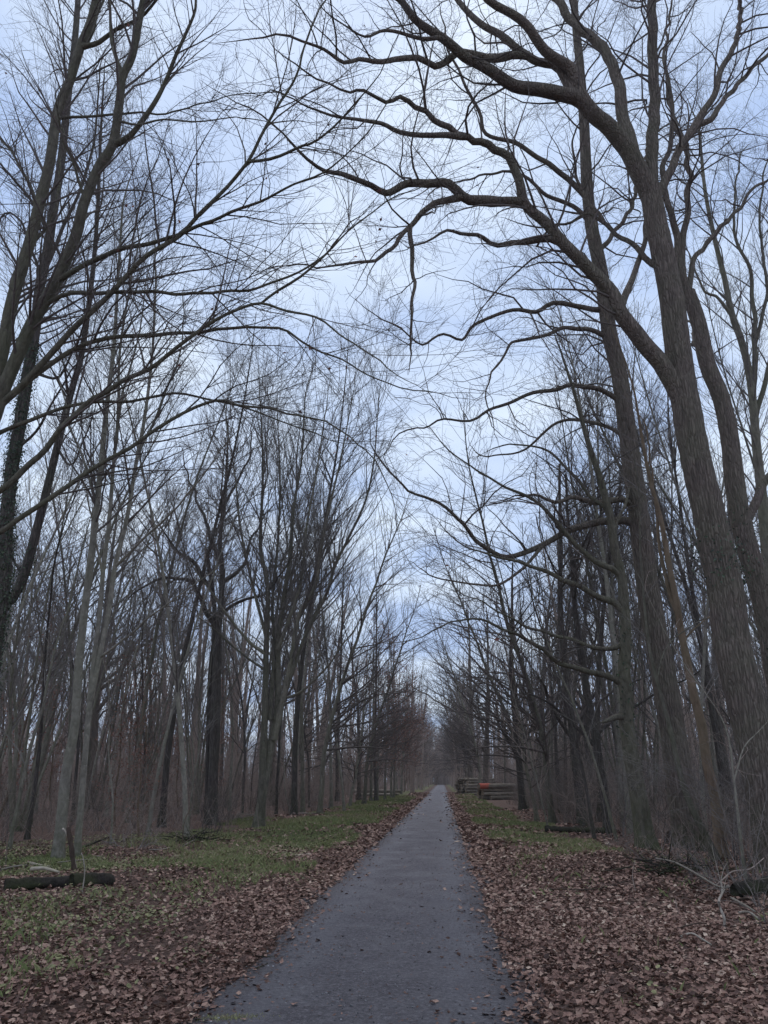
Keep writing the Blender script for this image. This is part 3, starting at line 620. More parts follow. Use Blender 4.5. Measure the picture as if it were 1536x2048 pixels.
# ------------------------------------------------------------------ woodland trees: a few kinds, copied
rng = np.random.default_rng(21)
def finish(tm, cm, bm, tw, lm=None):
    return (tm.mesh('trunk', M[bm]), cm.mesh('crown', M[tw]), lm.mesh('clinging_leaves', M['redleaf'], False, True) if lm and lm.n else None)
def stem_branches(cm, p, r, L, dens, t0, ang, lr, trop, wob, d2, d3, flat=0.9, side=None, lmx=7, a2=(0.4, 0.85)):
    st, d, ln, rr = spawn(p, r, L, dens, t0, 0.99, ang, lr, (0.3, 0.55), flat, 0.65, 0.8, lmx, 0.1, side)
    rr = np.clip(rr, 0.01, 0.011 * ln + 0.008)
    p1, r1 = grow(st, d, ln, rr, np.full(len(rr), 0.006), 8, wob, trop); tubes(cm, p1, r1, 4)
    st, d, l2, rr = spawn(p1, r1, ln, d2, 0.15, 1, a2, (0.25, 0.55), (0.4, 0.7), flat, 0.5, 0.3, 2.6)
    p2, r2 = grow(st, d, l2, np.clip(rr, 0.005, 0.012), np.full(len(rr), 0.0045), 5, wob * 1.1, trop); tubes(cm, p2, r2, 3)
    st, d, l3, rr = spawn(p2, r2, l2, d3, 0.1, 1, a2, (0.25, 0.6), (0.5, 0.8), flat, 0.4, 0.12, 0.9)
    p3, r3 = grow(st, d, l3, np.clip(rr, 0.004, 0.006), np.full(len(rr), 0.0032), 2, wob * 1.2, trop); tubes(cm, p3, r3, 3)
    return p1, p2
def trunk_of(tm, p, r, S=9, flare=True):
    if flare:
        h = p[:, :, 2] - p[:, :1, 2]; r = r * (1 + 0.5 * np.exp(-h / 0.3))
    tubes(tm, p, r, S, 0.04, root=0.25 if flare else 0)
def one(v): return np.array([v], float)
def k_slender(H, r0, dens=4.0, t0=0.3, bm='grey', tw='twig', wob=0.018, leaf=0):
    tm, cm, lm = MB(), MB(), MB()
    p, r = grow(np.array([(0, 0, -0.25)]), np.array([(rng.normal() * .04, rng.normal() * .04, 1)]), one(H), one(r0), one(0.012), 26, wob, 0.03); trunk_of(tm, p, r)
    p1, p2 = stem_branches(cm, p, r, one(H), dens, t0, (0.45, 0.95), (0.1, 0.34), 0.055, 0.07, 3.0, 3.2)
    if leaf: leaves_on(lm, p2, leaf, 0.10)
    return finish(tm, cm, bm, tw, lm)
def k_coppice(H, n, r0, bm='grey', tw='twig', leaf=0):
    tm, cm, lm = MB(), MB(), MB()
    a = np.arange(n) * 2 * np.pi / n + rng.uniform(0, .6, n); ln = rng.uniform(.08, .34, n) * 0.6
    st = np.stack([np.cos(a) * .14, np.sin(a) * .14, np.full(n, -.2)], 1); d = np.stack([np.cos(a) * ln, np.sin(a) * ln, np.ones(n)], 1)
    L = H * rng.uniform(.75, 1.05, n)
    p, r = grow(st, d, L, r0 * rng.uniform(.7, 1.1, n), np.full(n, .01), 22, 0.035, 0.02); trunk_of(tm, p, r, 7)
    p1, p2 = stem_branches(cm, p, r, L, 1.9, 0.22, (0.3, 0.7), (0.1, 0.32), 0.05, 0.07, 2.8, 3.0)
    if leaf: leaves_on(lm, p2, leaf, 0.10)
    return finish(tm, cm, bm, tw, lm)
def k_oak(H, r0, side=None, bm='dark', tw='twig'):
    tm, cm = MB(), MB()
    p, r = grow(np.array([(0, 0, -0.25)]), np.array([(-.05 if side else 0, 0, 1)]), one(H * .8), one(r0), one(.05), 22, 0.028, 0.025); trunk_of(tm, p, r, 10)
    st, d, ln, rr = spawn(p, r, one(H), 0.9, 0.22, 1, (0.7, 1.25), (0.22, 0.5), (0.4, 0.6), 0.6, 0.35, 2, 9, 0.2, side)
    pl, rl = grow(st, d, ln, rr, np.full(len(rr), .02), 14, 0.14, 0.035); tubes(tm, pl, rl, 6)
    stem_branches(cm, pl, rl, ln, 2.1, 0.1, (0.5, 1.1), (0.15, 0.5), 0.03, 0.14, 2.3, 2.4, lmx=3.5, a2=(0.5, 1.0))
    return finish(tm, cm, bm, tw)
def k_spray(H, r0, side, bm='grey', tw='twig', leaf=0):
    """edge tree with low, long, nearly level sprays reaching toward the light"""
    tm, cm, lm = MB(), MB(), MB()
    p, r = grow(np.array([(0, 0, -0.25)]), np.array([(-.06, 0, 1)]), one(H), one(r0), one(.015), 24, 0.045, 0.03); trunk_of(tm, p, r)
    p1, p2 = stem_branches(cm, p, r, one(H), 4.6, 0.12, (0.8, 1.3), (0.18, 0.42), 0.02, 0.10, 2.8, 2.4, 0.5, side, 6)
    if leaf: leaves_on(lm, p2, leaf, 0.10)
    return finish(tm, cm, bm, tw, lm)
KIND = {
 'slender': [k_slender(21, .11, 4.0, .3, 'grey', 'twiggrey'), k_slender(24, .14, 3.6, .4, 'dark'), k_slender(18, .085, 4.0, .25, 'pale', 'twiggrey'), k_slender(22, .10, 3.4, .35, 'pale', 'twiggrey', .028)],
 'coppice': [k_coppice(17, 5, .08, 'grey', 'twiggrey'), k_coppice(15, 7, .06, 'pale', 'twiggrey'), k_coppice(19, 4, .10, 'dark')],
 'oak': [k_oak(23, .27, (-.5, 0, 0)), k_oak(20, .22), k_oak(25, .32, (-.8, 0, .1), 'oak')],
 'spray': [k_spray(17, .125, (-.7, 0, 0)), k_spray(14, .10, (-.5, 0, -.1), 'grey', 'twig')],
 'leafy': [k_spray(13, .10, (-.5, 0, 0), 'grey', 'twig', .55), k_slender(9, .055, 5, .12, 'tan', 'brush', .05, .36)],
 'pole': [k_slender(9, .05, 2.6, .2, 'grey', 'twiggrey', .045), k_slender(12, .07, 2.8, .25, 'dark', 'twig', .04), k_slender(7, .035, 3.0, .15, 'pale', 'brush', .09)],
}
NAMES = {'slender': 'slender_tree', 'coppice': 'coppice_tree', 'oak': 'woodland_oak', 'spray': 'edge_tree', 'leafy': 'russet_leaved_tree', 'pole': 'young_tree'}
DESC = {'slender': 'tall slender bare tree', 'coppice': 'bare multi stemmed tree', 'oak': 'heavy limbed bare woodland oak', 'spray': 'bare edge tree with level sprays',
        'leafy': 'small tree holding russet leaves', 'pole': 'thin young bare pole tree'}
LOOK = {'slender': ['tall slender grey barked tree', 'tall slender dark barked tree', 'slender grey tree with low twigs', 'slender pale barked tree'],
        'coppice': ['five stemmed bare tree', 'bushy seven stemmed bare tree', 'dark four stemmed bare tree'], 'oak': ['heavy limbed dark oak leaning outward', 'upright heavy limbed dark oak', 'large oak with lopsided spreading limbs'],
        'spray': ['bare tree with long level sprays', 'small bare tree with low sprays'], 'leafy': ['edge tree holding russet leaves', 'young tree holding russet leaves'],
        'pole': ['thin grey pole tree', 'thin dark pole tree', 'thin pale wispy sapling']}
def put_tree(kind, x, y, rot, sc, v=None):
    ms = KIND[kind]; v = int(rng.integers(len(ms))) if v is None else v; tm, cm, lm = ms[v]
    sd = 'on the log stack side' if x > 0 else 'opposite the log stacks'
    wh = 'beside the far path' if y > 96 and abs(x) < 8 else ('near the woodland edge' if y < 30 or abs(x) < 8.5 else ('inside the wood' if y < 50 else 'deep in the wood'))
    lb = LOOK[kind][v] + ' ' + wh + ' ' + sd
    o = link(NAMES[kind], None, None, (x, y, float(gz(x, y))), label=lb, category='tree', group=lb.replace('tree', 'trees', 1).replace(' oak ', ' oaks ').replace('sapling', 'saplings'))
    o.rotation_euler = (float(rng.normal() * .02), float(rng.normal() * .02), rot); o.scale = (sc, sc, sc * float(rng.uniform(.92, 1.1)))
    link('trunk', tm, o); link('crown', cm, o, kind='stuff')
    if lm: link('clinging_leaves', lm, o, kind='stuff')
    return o
spots = []
for px, py in [(1560, 1770), (1372, 1700), (1302, 1705), (1612, 1710), (1452, 1715), (1418, 1722), (1500, 1760), (113, 1742), (150, 1728), (525, 1650), (425, 1650)]:
    g = ground_at(px, py); spots.append((g[0], g[1], 1.5))
spots += [(-8.3, 13, 3), (-10.5, 18.5, 1.5), (-11, 20, 1.5), (10, 24, 1.5)]
def free(x, y, r):
    return all((x - a) ** 2 + (y - b) ** 2 > max(r, c) ** 2 for a, b, c in spots)
ntree = 0
def try_tree(kind, x, y, rot, sc, r, v=None):
    global ntree
    if not free(x, y, r): return False
    if x > 0 and x < 7.0 and (63 < y < 72 or 90 < y < 101): return False
    if x < 0 and x > -8 and 76 < y < 84: return False
    put_tree(kind, x, y, rot, sc, v); spots.append((x, y, 0.7)); ntree += 1; return True
# trees that line the path
TW = 0.004
def on(px, dist): # lateral place of a pixel column at a distance, low on the trunk
    return at(px, 1560, dist)[0]
for kind, px, d, rot, sc, v in [
 ('spray', 640, 38, math.pi, 1.0, 0), ('slender', 590, 36, 1, 1.0, 1), ('slender', 608, 40, 2, .95, 0), ('slender', 690, 44, 3, .9, 2), ('spray', 700, 50, math.pi, .95, 1),
 ('slender', 663, 47, 2, 1, 3), ('leafy', 742, 60, math.pi, 1.12, 0), ('leafy', 770, 68, 2.8, 1.15, 0), ('spray', 728, 55, 3.3, 1, 0), ('slender', 752, 62, 0, .9, 1), ('leafy', 782, 72, 3.0, 1.1, 0),
 ('slender', 788, 74, 0, .95, 3), ('leafy', 755, 64, 3.3, 1.0, 0), ('leafy', 802, 96, 3.1, 1.2, 0), ('slender', 305, 26, 0, .8, 2), ('slender', 330, 29, 1, .9, 1), ('slender', 265, 33, 4, 1, 0),
 ('leafy', 365, 31, 2, .8, 1), ('leafy', 290, 24, 1, .55, 1), ('leafy', 240, 30, 1, .7, 1), ('pole', 385, 27, 0, .8, 0), ('pole', 40, 17.5, 0, .9, 0), ('pole', 72, 22, 2, .9, 1), ('slender', 8, 20, 2, .8, 2), ('pole', 235, 21, 2, .8, 2),
 ('oak', 1043, 42, 0.2, .85, 1), ('spray', 1050, 50, 0.0, 1.15, 0), ('oak', 1085, 56, 0.1, .95, 0), ('spray', 960, 76, -.2, 1.2, 0), ('oak', 972, 84, 0, 1.0, 2), ('spray', 945, 104, .1, 1.2, 0),
 ('oak', 940, 118, 0, 1.0, 0), ('spray', 1100, 32, .3, 1.0, 0), ('oak', 1160, 31, 0.2, .9, 1), ('slender', 1195, 34, 1, 1.0, 1), ('oak', 1210, 27, -.3, .75, 1), ('coppice', 1120, 40, 0, 1.0, 2), ('spray', 1070, 36, -.1, .95, 1),
 ('slender', 1440, 30, 1, 1, 0), ('slender', 1520, 27, 1, .9, 3), ('slender', 1345, 28, 2, .85, 2), ('oak', 1500, 36, 1, .9, 1), ('slender', 1250, 36, 2, 1, 0), ('pole', 1180, 24, 1, .8, 1), ('pole', 1090, 28, 1, .8, 2), ('pole', 1225, 23, 1, .9, 0)]:
    try_tree(kind, on(px, d), d, rot, sc, 0.9, v)
for y in np.arange(96, 300, 7.5):
    try_tree(str(rng.choice(['spray', 'spray', 'leafy', 'slender', 'coppice'])), float(rng.uniform(-7, -5.2)), float(y + rng.uniform(-2, 2)), math.pi + rng.normal() * .3, float(rng.uniform(.9, 1.2)), 1.2)
    try_tree(str(rng.choice(['spray', 'oak', 'spray', 'slender'])), float(rng.uniform(3.6, 5.2)), float(y + rng.uniform(-2, 2)), rng.normal() * .3, float(rng.uniform(.95, 1.25)), 1.2)
NEARK = [('slender', 0), ('slender', 2), ('slender', 3), ('slender', 0), ('slender', 2), ('slender', 3), ('slender', 1), ('slender', 2), ('coppice', 0), ('pole', 0), ('pole', 1), ('pole', 2), ('pole', 0), ('pole', 1), ('leafy', 1)]
kinds = ['slender'] * 10 + ['coppice'] * 4 + ['oak'] * 2 + ['pole'] * 5 + ['leafy'] * 1 + ['spray'] * 1
def wedge(y0, y1, side, n, gap, ms):
    k = 0
    for _ in range(n * 40):
        if k >= n: break
        y = math.sqrt(rng.uniform(y0 ** 2, y1 ** 2)); x = rng.uniform(-.64 * y - 1, -6.8) if side < 0 else rng.uniform(5.2, .46 * y + 1)
        if side > 0 and .46 * y + 1 < 5.2: continue
        q_ = pix((x, y, 1.6))[0]
        if (390 < q_ < 610 and y < 33) or (70 < q_ < 220 and y < 31): continue
        kd, v = NEARK[int(rng.integers(len(NEARK)))] if y < 50 else (str(rng.choice(kinds)), None)
        k += try_tree(kd, float(x), float(y), float(rng.uniform(0, 6.28)), float(rng.uniform(*ms)), gap, v)
wedge(22, 48, -1, 62, 1.5, (.7, 1.05)); wedge(24, 50, 1, 42, 1.5, (.7, 1.05))
wedge(48, 95, -1, 48, 2.2, (.85, 1.1)); wedge(48, 95, 1, 36, 2.2, (.85, 1.1))
print('trees', ntree)

# the woodland beyond: past counting, one mass
rng = np.random.default_rng(22)
mb = MB(); n = 1060
yy = np.concatenate([np.sqrt(rng.uniform(60 ** 2, 330 ** 2, n - 260)), np.sqrt(rng.uniform(46 ** 2, 120 ** 2, 260))]); xx = np.where(rng.random(n) < .55, rng.uniform(-1, 0, n) * (.66 * yy - 9) - 9, rng.uniform(0, 1, n) * (.50 * yy - 7) + 7)
e = 400; ex = np.concatenate([rng.uniform(-32, 32, 200), rng.uniform(-9, 7, 200)]); ey = np.concatenate([rng.uniform(290, 380, 200), rng.uniform(285, 345, 200)]); sn = 190; sx = np.where(rng.random(sn) < .5, rng.uniform(-8, -3.2, sn), rng.uniform(2.0, 6, sn)); xx = np.concatenate([xx, ex, sx]); yy = np.concatenate([yy, ey, rng.uniform(100, 330, sn)]); n += e + sn
H = rng.uniform(14, 23, n); st = np.stack([xx, yy, gz(xx, yy) - .2], 1)
p, r = grow(st, np.tile((0, 0, 1.0), (n, 1)), H, rng.uniform(.08, .24, n), np.full(n, .02), 8, .035, .03); tubes(mb, p, r, 4)
st, d, ln, rr = spawn(p, r, H, 1.0, .03, 1, (.5, 1.1), (.12, .32), (.3, .5), .9, .6, 1.2, 6, .1)
fat = np.clip(st[:, 1] / 130, 1, 2.6); p1, r1 = grow(st, d, ln, np.clip(rr, .014, .035) * fat, .010 * fat, 3, .08, .05); tubes(mb, p1, r1, 3)
st, d, l2, rr = spawn(p1, r1, ln, .6, .2, 1, (.4, .9), (.3, .6), (.5, .8), .9, .4, .6, 2.5)
fat = np.clip(st[:, 1] / 130, 1, 2.6); p2, r2 = grow(st, d, l2, np.clip(rr, .008, .014) * fat, .007 * fat, 2, .08, .06); tubes(mb, p2, r2, 3)
link('distant_forest', mb.mesh('distant_forest', M['brush']), kind='stuff', label='distant bare woodland filling the depth beyond the nearer trees', category='forest')

# ------------------------------------------------------------------ shrubs and brush
rng = np.random.default_rng(23)
def k_shrub(h, n, spread, bm='brush', dens=3.0):
    sm, tm = MB(), MB(); a = rng.uniform(0, 6.28, n); s = rng.uniform(.1, spread, n)
    st = np.stack([np.cos(a) * .1 * n ** .5 * rng.random(n), np.sin(a) * .1 * n ** .5 * rng.random(n), np.full(n, -.08)], 1)
    L = h * rng.uniform(.5, 1.1, n)
    p, r = grow(st, np.stack([np.cos(a) * s, np.sin(a) * s, np.ones(n)], 1), L, rng.uniform(.006, .014, n), np.full(n, .003), 9, .12, .0); tubes(sm, p, r, 5)
    st, d, ln, rr = spawn(p, r, L, dens, .15, 1, (.4, 1.0), (.2, .5), (.5, .8), 1, .4, .2, 1.6)
    p1, r1 = grow(st, d, ln, np.clip(rr, .003, .007), np.full(len(rr), .0025), 5, .16); tubes(tm, p1, r1, 3)
    st, d, l2, rr = spawn(p1, r1, ln, 4.5, .1, 1, (.4, 1.0), (.2, .6), (.5, .9), 1, .4, .08, .7)
    p2, r2 = grow(st, d, l2, np.clip(rr, .0025, .004), np.full(len(rr), .002), 3, .18); tubes(tm, p2, r2, 3)
    return sm.mesh('stems', M[bm]), tm.mesh('twigs', M[bm])
SHR = [k_shrub(2.6, 9, .5), k_shrub(1.7, 12, .9), k_shrub(3.4, 7, .35, 'twiggrey'), k_shrub(1.2, 14, 1.4, 'twiggrey', 4), k_shrub(2.2, 10, .6, 'twig')]
SD = ['tangled tan brushwood shrub', 'low spreading tan twiggy shrub', 'tall upright grey twiggy shrub', 'low tangled grey bramble shrub', 'dark twiggy bare shrub']
def put_shrub(v, x, y, sc):
    sd = 'on the side of the stacked logs' if x > 0 else 'across the path from the stacked logs'
    o = link('bare_shrub', None, None, (x, y, float(gz(x, y))), label=SD[v] + ' ' + sd, category='shrub', group=SD[v] + 's ' + sd)
    o.rotation_euler = (0, 0, float(rng.uniform(0, 6.28))); o.scale = (sc, sc, sc)
    link('stems', SHR[v][0], o, kind='stuff'); link('twigs', SHR[v][1], o, kind='stuff')
for _ in range(150):
    y = float(rng.uniform(15.5, 64)); x = float(4.6 + max(0, 26 - y) * .12 + abs(rng.normal()) * (1.2 + .1 * y))
    if x > .46 * y + 1 or (x < 6.5 and 60 < y): x = float(rng.uniform(5.6, .40 * y + .2)) if .4 * y > 6 else 6.3
    put_shrub(int(rng.choice([0, 0, 1, 2, 2, 3, 4])), x, y, float(rng.uniform(.7, 1.25)))
for _ in range(120):
    y = float(rng.uniform(19, 62)); x = float(-6.6 - abs(rng.normal()) * (2 + .22 * y))
    if x < -.66 * y: x = float(rng.uniform(-.62 * y, -7))
    if 40 < pix((x, y, .6))[0] < 230 and y < 25: continue
    put_shrub(int(rng.choice([0, 1, 3, 4, 4])), x, y, float(rng.uniform(.5, 1.0)))
for px, py, v, sc in [(1310, 1725, 3, .6), (1345, 1735, 1, .55), (1380, 1742, 3, .7), (1420, 1745, 0, .5), (1440, 1770, 3, .7), (1465, 1790, 3, .6), (1490, 1760, 2, .6), (1505, 1795, 3, .8), (1525, 1770, 0, .6), (1530, 1820, 3, .6), (1265, 1712, 1, .5), (1235, 1695, 3, .6), (1180, 1680, 1, .5), (1395, 1770, 3, .4), (1540, 1860, 3, .5)]:
    g = ground_at(px, py); put_shrub(v, float(g[0]), float(g[1]), sc)
# knee-high brush that carpets the wood
mb = MB(); n = 6300
yy = rng.uniform(18 ** 1.6, 130 ** 1.6, n) ** (1 / 1.6); L_ = rng.random(n) < .55
xx = np.where(L_, -6.5 - rng.random(n) * np.maximum(.66 * yy - 6.5, .2), 4.4 + rng.random(n) * np.maximum(.48 * yy - 4.4, .2))
keep = ~((xx > 0) & (xx < 7) & (((yy > 62) & (yy < 72)) | ((yy > 88) & (yy < 101)))); xx, yy = xx[keep], yy[keep]; n = len(xx)
st = np.stack([xx, yy, gz(xx, yy) - .03], 1); Lh = rng.uniform(.5, 2.6, n) * np.clip(yy / 30, .6, 2.6)
p, r = grow(st, np.stack([rng.normal(size=n) * .5, rng.normal(size=n) * .5, np.ones(n)], 1), Lh, np.clip(yy * .00016, .005, .016), np.clip(yy * .00011, .0035, .011), 4, .14); tubes(mb, p, r, 3)
st, d, ln, rr = spawn(p, r, Lh, 2.2, .1, 1, (.4, 1.1), (.25, .6), (.6, .9), 1, .3, .15, 2.0)
p1, r1 = grow(st, d, ln, np.clip(rr, .003, .012), np.clip(rr * .7, .0025, .01), 2, .2); tubes(mb, p1, r1, 3)
link('undergrowth', mb.mesh('undergrowth', M['brush']), kind='stuff', label='brown bare undergrowth carpeting the wood between the trunks', category='undergrowth')

# ------------------------------------------------------------------ logs
def log_mesh(L, r, seed):
    q = np.random.default_rng(seed); P = 9; k = np.linspace(-.5, .5, P)
    pts = np.stack([k * L, q.normal(size=P) * .008, q.normal(size=P) * .008], 1); rad = r * (1 - .12 * (k + .5)) * (1 + q.normal(size=P) * .02)
    b = MB(); tubes(b, pts[None], rad[None], 12, .02)
    ends = []
    for s, i in ((-1, 0), (1, P - 1)):
        e = MB(); a = np.arange(12) * 2 * np.pi / 12; c = pts[i]; rr = rad[i] * .97
        v = [c + (s * .006, 0, 0)] + [c + (s * .003, math.cos(t) * rr, math.sin(t) * rr) for t in a] + [c + (-s * .05, math.cos(t) * rr * .98, math.sin(t) * rr * .98) for t in a]
        t = [(0, 1 + j, 1 + (j + 1) % 12) for j in range(12)]; qd = [(1 + j, 13 + j, 13 + (j + 1) % 12, 1 + (j + 1) % 12) for j in range(12)]
        e.add(np.array(v), np.array(qd), np.array(t)); ends.append(e)
    return b.mesh('bark', M['logbark']), ends[0].mesh('cut_end', M['cut'], False), ends[1].mesh('cut_end', M['cut'], False)
def put_log(ms, loc, rz, label, group=None, ry=0.0):
    o = link('log', None, None, loc, label=label, category='log')
    if group: o['group'] = group
    o.rotation_euler = (float(rng.uniform(0, 6.28)), ry, rz)
    link('bark', ms[0], o); link('cut_end', ms[1], o); link('cut_end', ms[2], o); return o
LG = [log_mesh(3.9, .17, 1), log_mesh(3.7, .14, 2), log_mesh(4.0, .20, 3)]
g0 = float(gz(4.6, 67))
def stack(cx, cy, rz, rows, r, lab, grp, seed):
    q = np.random.default_rng(seed); top = None
    for k, cnt in enumerate(rows):
        for i in range(cnt):
            o_ = (i - (cnt - 1) / 2) * r * 2.02; dl = q.normal() * .22
            x = cx + math.cos(rz) * dl - math.sin(rz) * o_; y = cy + math.sin(rz) * dl + math.cos(rz) * o_
            z = float(gz(cx, cy)) + r * .95 + k * r * 1.74
            top = put_log(LG[int(q.integers(2))], (x, y, z), rz + q.normal() * .03, lab, grp)
    return top
stack(4.75, 67.3, R(30), [5, 4, 3], .17, 'bark covered log in the low stack topped by the orange painted log', 'logs in the low stack', 3)
ol = put_log(LG[2], (4.65, 66.7, float(gz(4.75, 67.3)) + .17 * .95 + 3 * .17 * 1.74), R(29), 'thick log with orange painted end on top of the low stack')
# spray paint round its near end
b = MB(); a = np.arange(14) * 2 * np.pi / 14; xs = np.array((-2.012, -1.7, -1.35, -1.15)); rr = .2 * (1 - .12 * (xs / 4 + .5)) * 1.06 + .006
ring = np.stack([np.stack([np.full(14, x_) + (rng.normal(size=14) * .10 if i == 3 else 0), np.cos(a) * r_, np.sin(a) * r_], 1) for i, (x_, r_) in enumerate(zip(xs, rr))])
ii = np.arange(56).reshape(4, 14); nx = np.roll(ii, -1, 1)
b.add(ring.reshape(-1, 3), np.stack([ii[:-1], nx[:-1], nx[1:], ii[1:]], -1).reshape(-1, 4)); link('orange_paint', b.mesh('orange_paint', M['orange']), ol)
stack(3.75, 95.5, R(34), [8, 7, 7, 6, 5, 4], .18, 'bark covered log in the tall stack beyond the orange painted log', 'logs in the tall stack', 4)
stack(-6.4, 80, R(4), [4, 3], .17, 'dark log in the low stack on the verge across the path', 'logs across the path', 5)

# ------------------------------------------------------------------ fallen wood
def stick(name, label, cat, pts, r0, r1, m, twigs=0.0, S=7, group=None, cap=True):
    pts = np.array(pts, float); k = np.linspace(0, 1, len(pts))[:, None]
    c = crspline(np.hstack([pts, r0 + (r1 - r0) * k]), lambda d: max(3, d / .1)); base = c[:, :3].mean(0)
    base[2] = c[:, 2].min()
    mb = MB(); tubes(mb, c[None, :, :3], c[None, :, 3] * (1 + (.10 * rng.standard_normal(len(c)) if r0 > .04 else 0)), S, .13 if r0 > .04 else .06, cap=cap)
    if twigs:
        L = one(length(c)); cc = c[np.linspace(0, len(c) - 1, 12).astype(int)]
        st, d, ln, rr = spawn(cc[None, :, :3], cc[None, :, 3], L, twigs, .2, 1, (.5, 1), (.2, .5), (.4, .7), 1, .3, .1, .9)
        if len(st):
            p, r = grow(st, d, ln, np.clip(rr, .003, .01), np.full(len(rr), .0025), 5, .12); tubes(mb, p, r, 4)
    o = link(name, mb.mesh(name, M[m], off=base), None, base, label=label, category=cat)
    if group: o['group'] = group
    return o
def G(px, py, up=0.0):
    g = ground_at(px, py); g[2] += up; return g
a, b = G(8, 1780, .045), G(136, 1774, .06); stick('fallen_log', 'black rotting log with moss lying before the coppiced stems', 'log', [a, (a + b) / 2 + (0, .04, .01), b], .085, .095, 'wet', S=12)
a, b = G(140, 1772, .07), G(222, 1768, .05); stick('fallen_log', 'short black log piece butting against the mossy rotting log', 'log', [a, (a + b) / 2, b], .095, .105, 'wet', S=12)
a, b = G(60, 1756, .13), G(116, 1760, .11); stick('bark_piece', 'pale birch bark piece resting behind the black rotting log', 'bark piece', [a, (a + b) / 2 + (0, 0, .03), b], .032, .018, 'birch', S=9)
a = G(150, 1748); stick('broken_stem', 'dark red rotten broken stem leaning beside the coppiced stems', 'dead stem', [a - (0, 0, .05), (a + at(136, 1655, a[1] + .05)) / 2, at(136, 1655, a[1] + .05)], .05, .035, 'rust', S=9)
a = G(156, 1745); stick('dead_branch', 'pale peeled stick leaning against the red rotten stem', 'branch', [a - (0, 0, .04), at(146, 1705, a[1] - .03), at(136, 1672, a[1]), at(125, 1657, a[1] + .05)], .012, .02, 'deadwood')
a = G(163, 1788); stick('dead_branch', 'thin upright twig standing in front of the black log', 'branch', [a - (0, 0, .04), at(169, 1752, a[1]), at(168, 1725, a[1]), at(163, 1706, a[1])], .011, .006, 'deadwood')
for pts, r0, r1, lab, mm in [
 ([(150, 1706, .06), (180, 1694, .08), (216, 1684, .12)], .03, .02, 'dark stick lying slanted behind the rotten stem', 'wet'),
 ([(0, 1746, .05), (28, 1741, .07), (54, 1737, .06)], .02, .014, 'pale stick lying behind the birch bark piece', 'deadwood'),
 ([(56, 1732, .05), (78, 1738, .06), (98, 1740, .05)], .035, .02, 'peeling short stick behind the birch bark piece', 'birch'),
 ([(5, 1722, .06), (40, 1724, .05), (80, 1730, .05)], .03, .02, 'dark branch on the leaves behind the pale stick', 'wet'),
 ([(115, 1734, .08), (150, 1731, .09), (176, 1726, .06)], .01, .008, 'thin stick crossing the foot of the coppiced stems', 'deadwood'),
 ([(298, 1703, .03), (322, 1700, .03), (346, 1697, .03)], .017, .012, 'pale straight stick on the green ground cover', 'deadwood'),
 ([(186, 1716, .04), (200, 1718, .05), (211, 1721, .03)], .012, .008, 'small pale curved stick beyond the black log', 'deadwood'),
 ([(365, 1697, .05), (390, 1686, .09), (404, 1681, .05)], .012, .008, 'pale bent twig beside the dark brush heap', 'deadwood'),
 ([(593, 1715, .03), (606, 1713, .03), (622, 1712, .03)], .03, .025, 'short split wood piece at the verge edge', 'birch'),
 ([(497, 1911, .012), (540, 1917, .012), (595, 1917, .015)], .008, .005, 'thin dark twig lying on the gravel path', 'wet'),
 ([(511, 1941, .01), (522, 1937, .01), (535, 1931, .012)], .013, .009, 'short dark bark chip on the gravel path', 'wet'),
 ([(661, 1943, .01), (680, 1941, .012), (697, 1942, .01)], .008, .005, 'small dark stick in the middle of the gravel path', 'wet'),
 ([(1098, 1785, .05), (1180, 1786, .05), (1225, 1778, .06), (1252, 1770, .05)], .012, .008, 'long thin dark stick on the leaves by the path', 'rust'),
 ([(1357, 1866, .05), (1400, 1858, .06), (1446, 1860, .05), (1500, 1866, .05)], .008, .005, 'thin brown twig half buried in leaf litter', 'rust'),
 ([(1363, 1884, .05), (1385, 1884, .08), (1405, 1893, .07), (1424, 1899, .04)], .012, .008, 'short pale stick on the leaf litter', 'deadwood'),
 ([(1371, 1772, .05), (1400, 1784, .05), (1432, 1812, .04)], .017, .01, 'brown stick slanting across the leaf litter', 'rust'),
 ([(1480, 1836, .06), (1500, 1842, .1), (1520, 1850, .06)], .016, .012, 'one of the pale split sticks under the dead branch', 'deadwood'),
 ([(1465, 1812, .1), (1490, 1826, .1), (1512, 1834, .06)], .018, .012, 'thicker pale stick under the arched dead branch', 'deadwood')]:
    stick('fallen_stick', lab, 'stick', [G(*p) for p in pts], r0, r1, mm, S=6)
yb = G(1440, 1795)[1]
stick('dead_branch', 'long pale fallen branch arching over the leaf litter', 'branch', [at(1310, 1717, yb + 2.6), at(1340, 1722, yb + 1.9), at(1365, 1732, yb + 1.4), at(1400, 1752, yb + .8), at(1432, 1771, yb + .2), at(1452, 1775, yb), at(1490, 1771, yb + .1)], .017, .014, 'deadwood', 1.2)
a = G(1446, 1858); stick('dead_branch', 'crooked pale branch standing on the leaves below the arching one', 'branch', [a - (0, 0, .04), at(1449, 1838, a[1]), at(1440, 1815, a[1] + .1), at(1438, 1800, a[1] + .3), at(1447, 1783, yb), at(1456, 1771, yb + .1)], .017, .013, 'deadwood', .8)
stick('dead_branch', 'brown branch rising steeply through the arching dead branch', 'branch', [G(1420, 1786, .02), at(1445, 1760, yb + .4), at(1465, 1743, yb + .7), at(1500, 1738, yb + .8), at(1528, 1716, yb + .9)], .014, .008, 'brush', 1.5)
stick('dead_branch', 'dark bent branch arching down beside the pale split sticks', 'branch', [G(1466, 1850, .0), at(1475, 1825, yb - .8), at(1463, 1805, yb - .6), at(1490, 1797, yb - .6), at(1515, 1798, yb - .5), at(1545, 1808, yb - .5)], .015, .012, 'rust', 1.0)
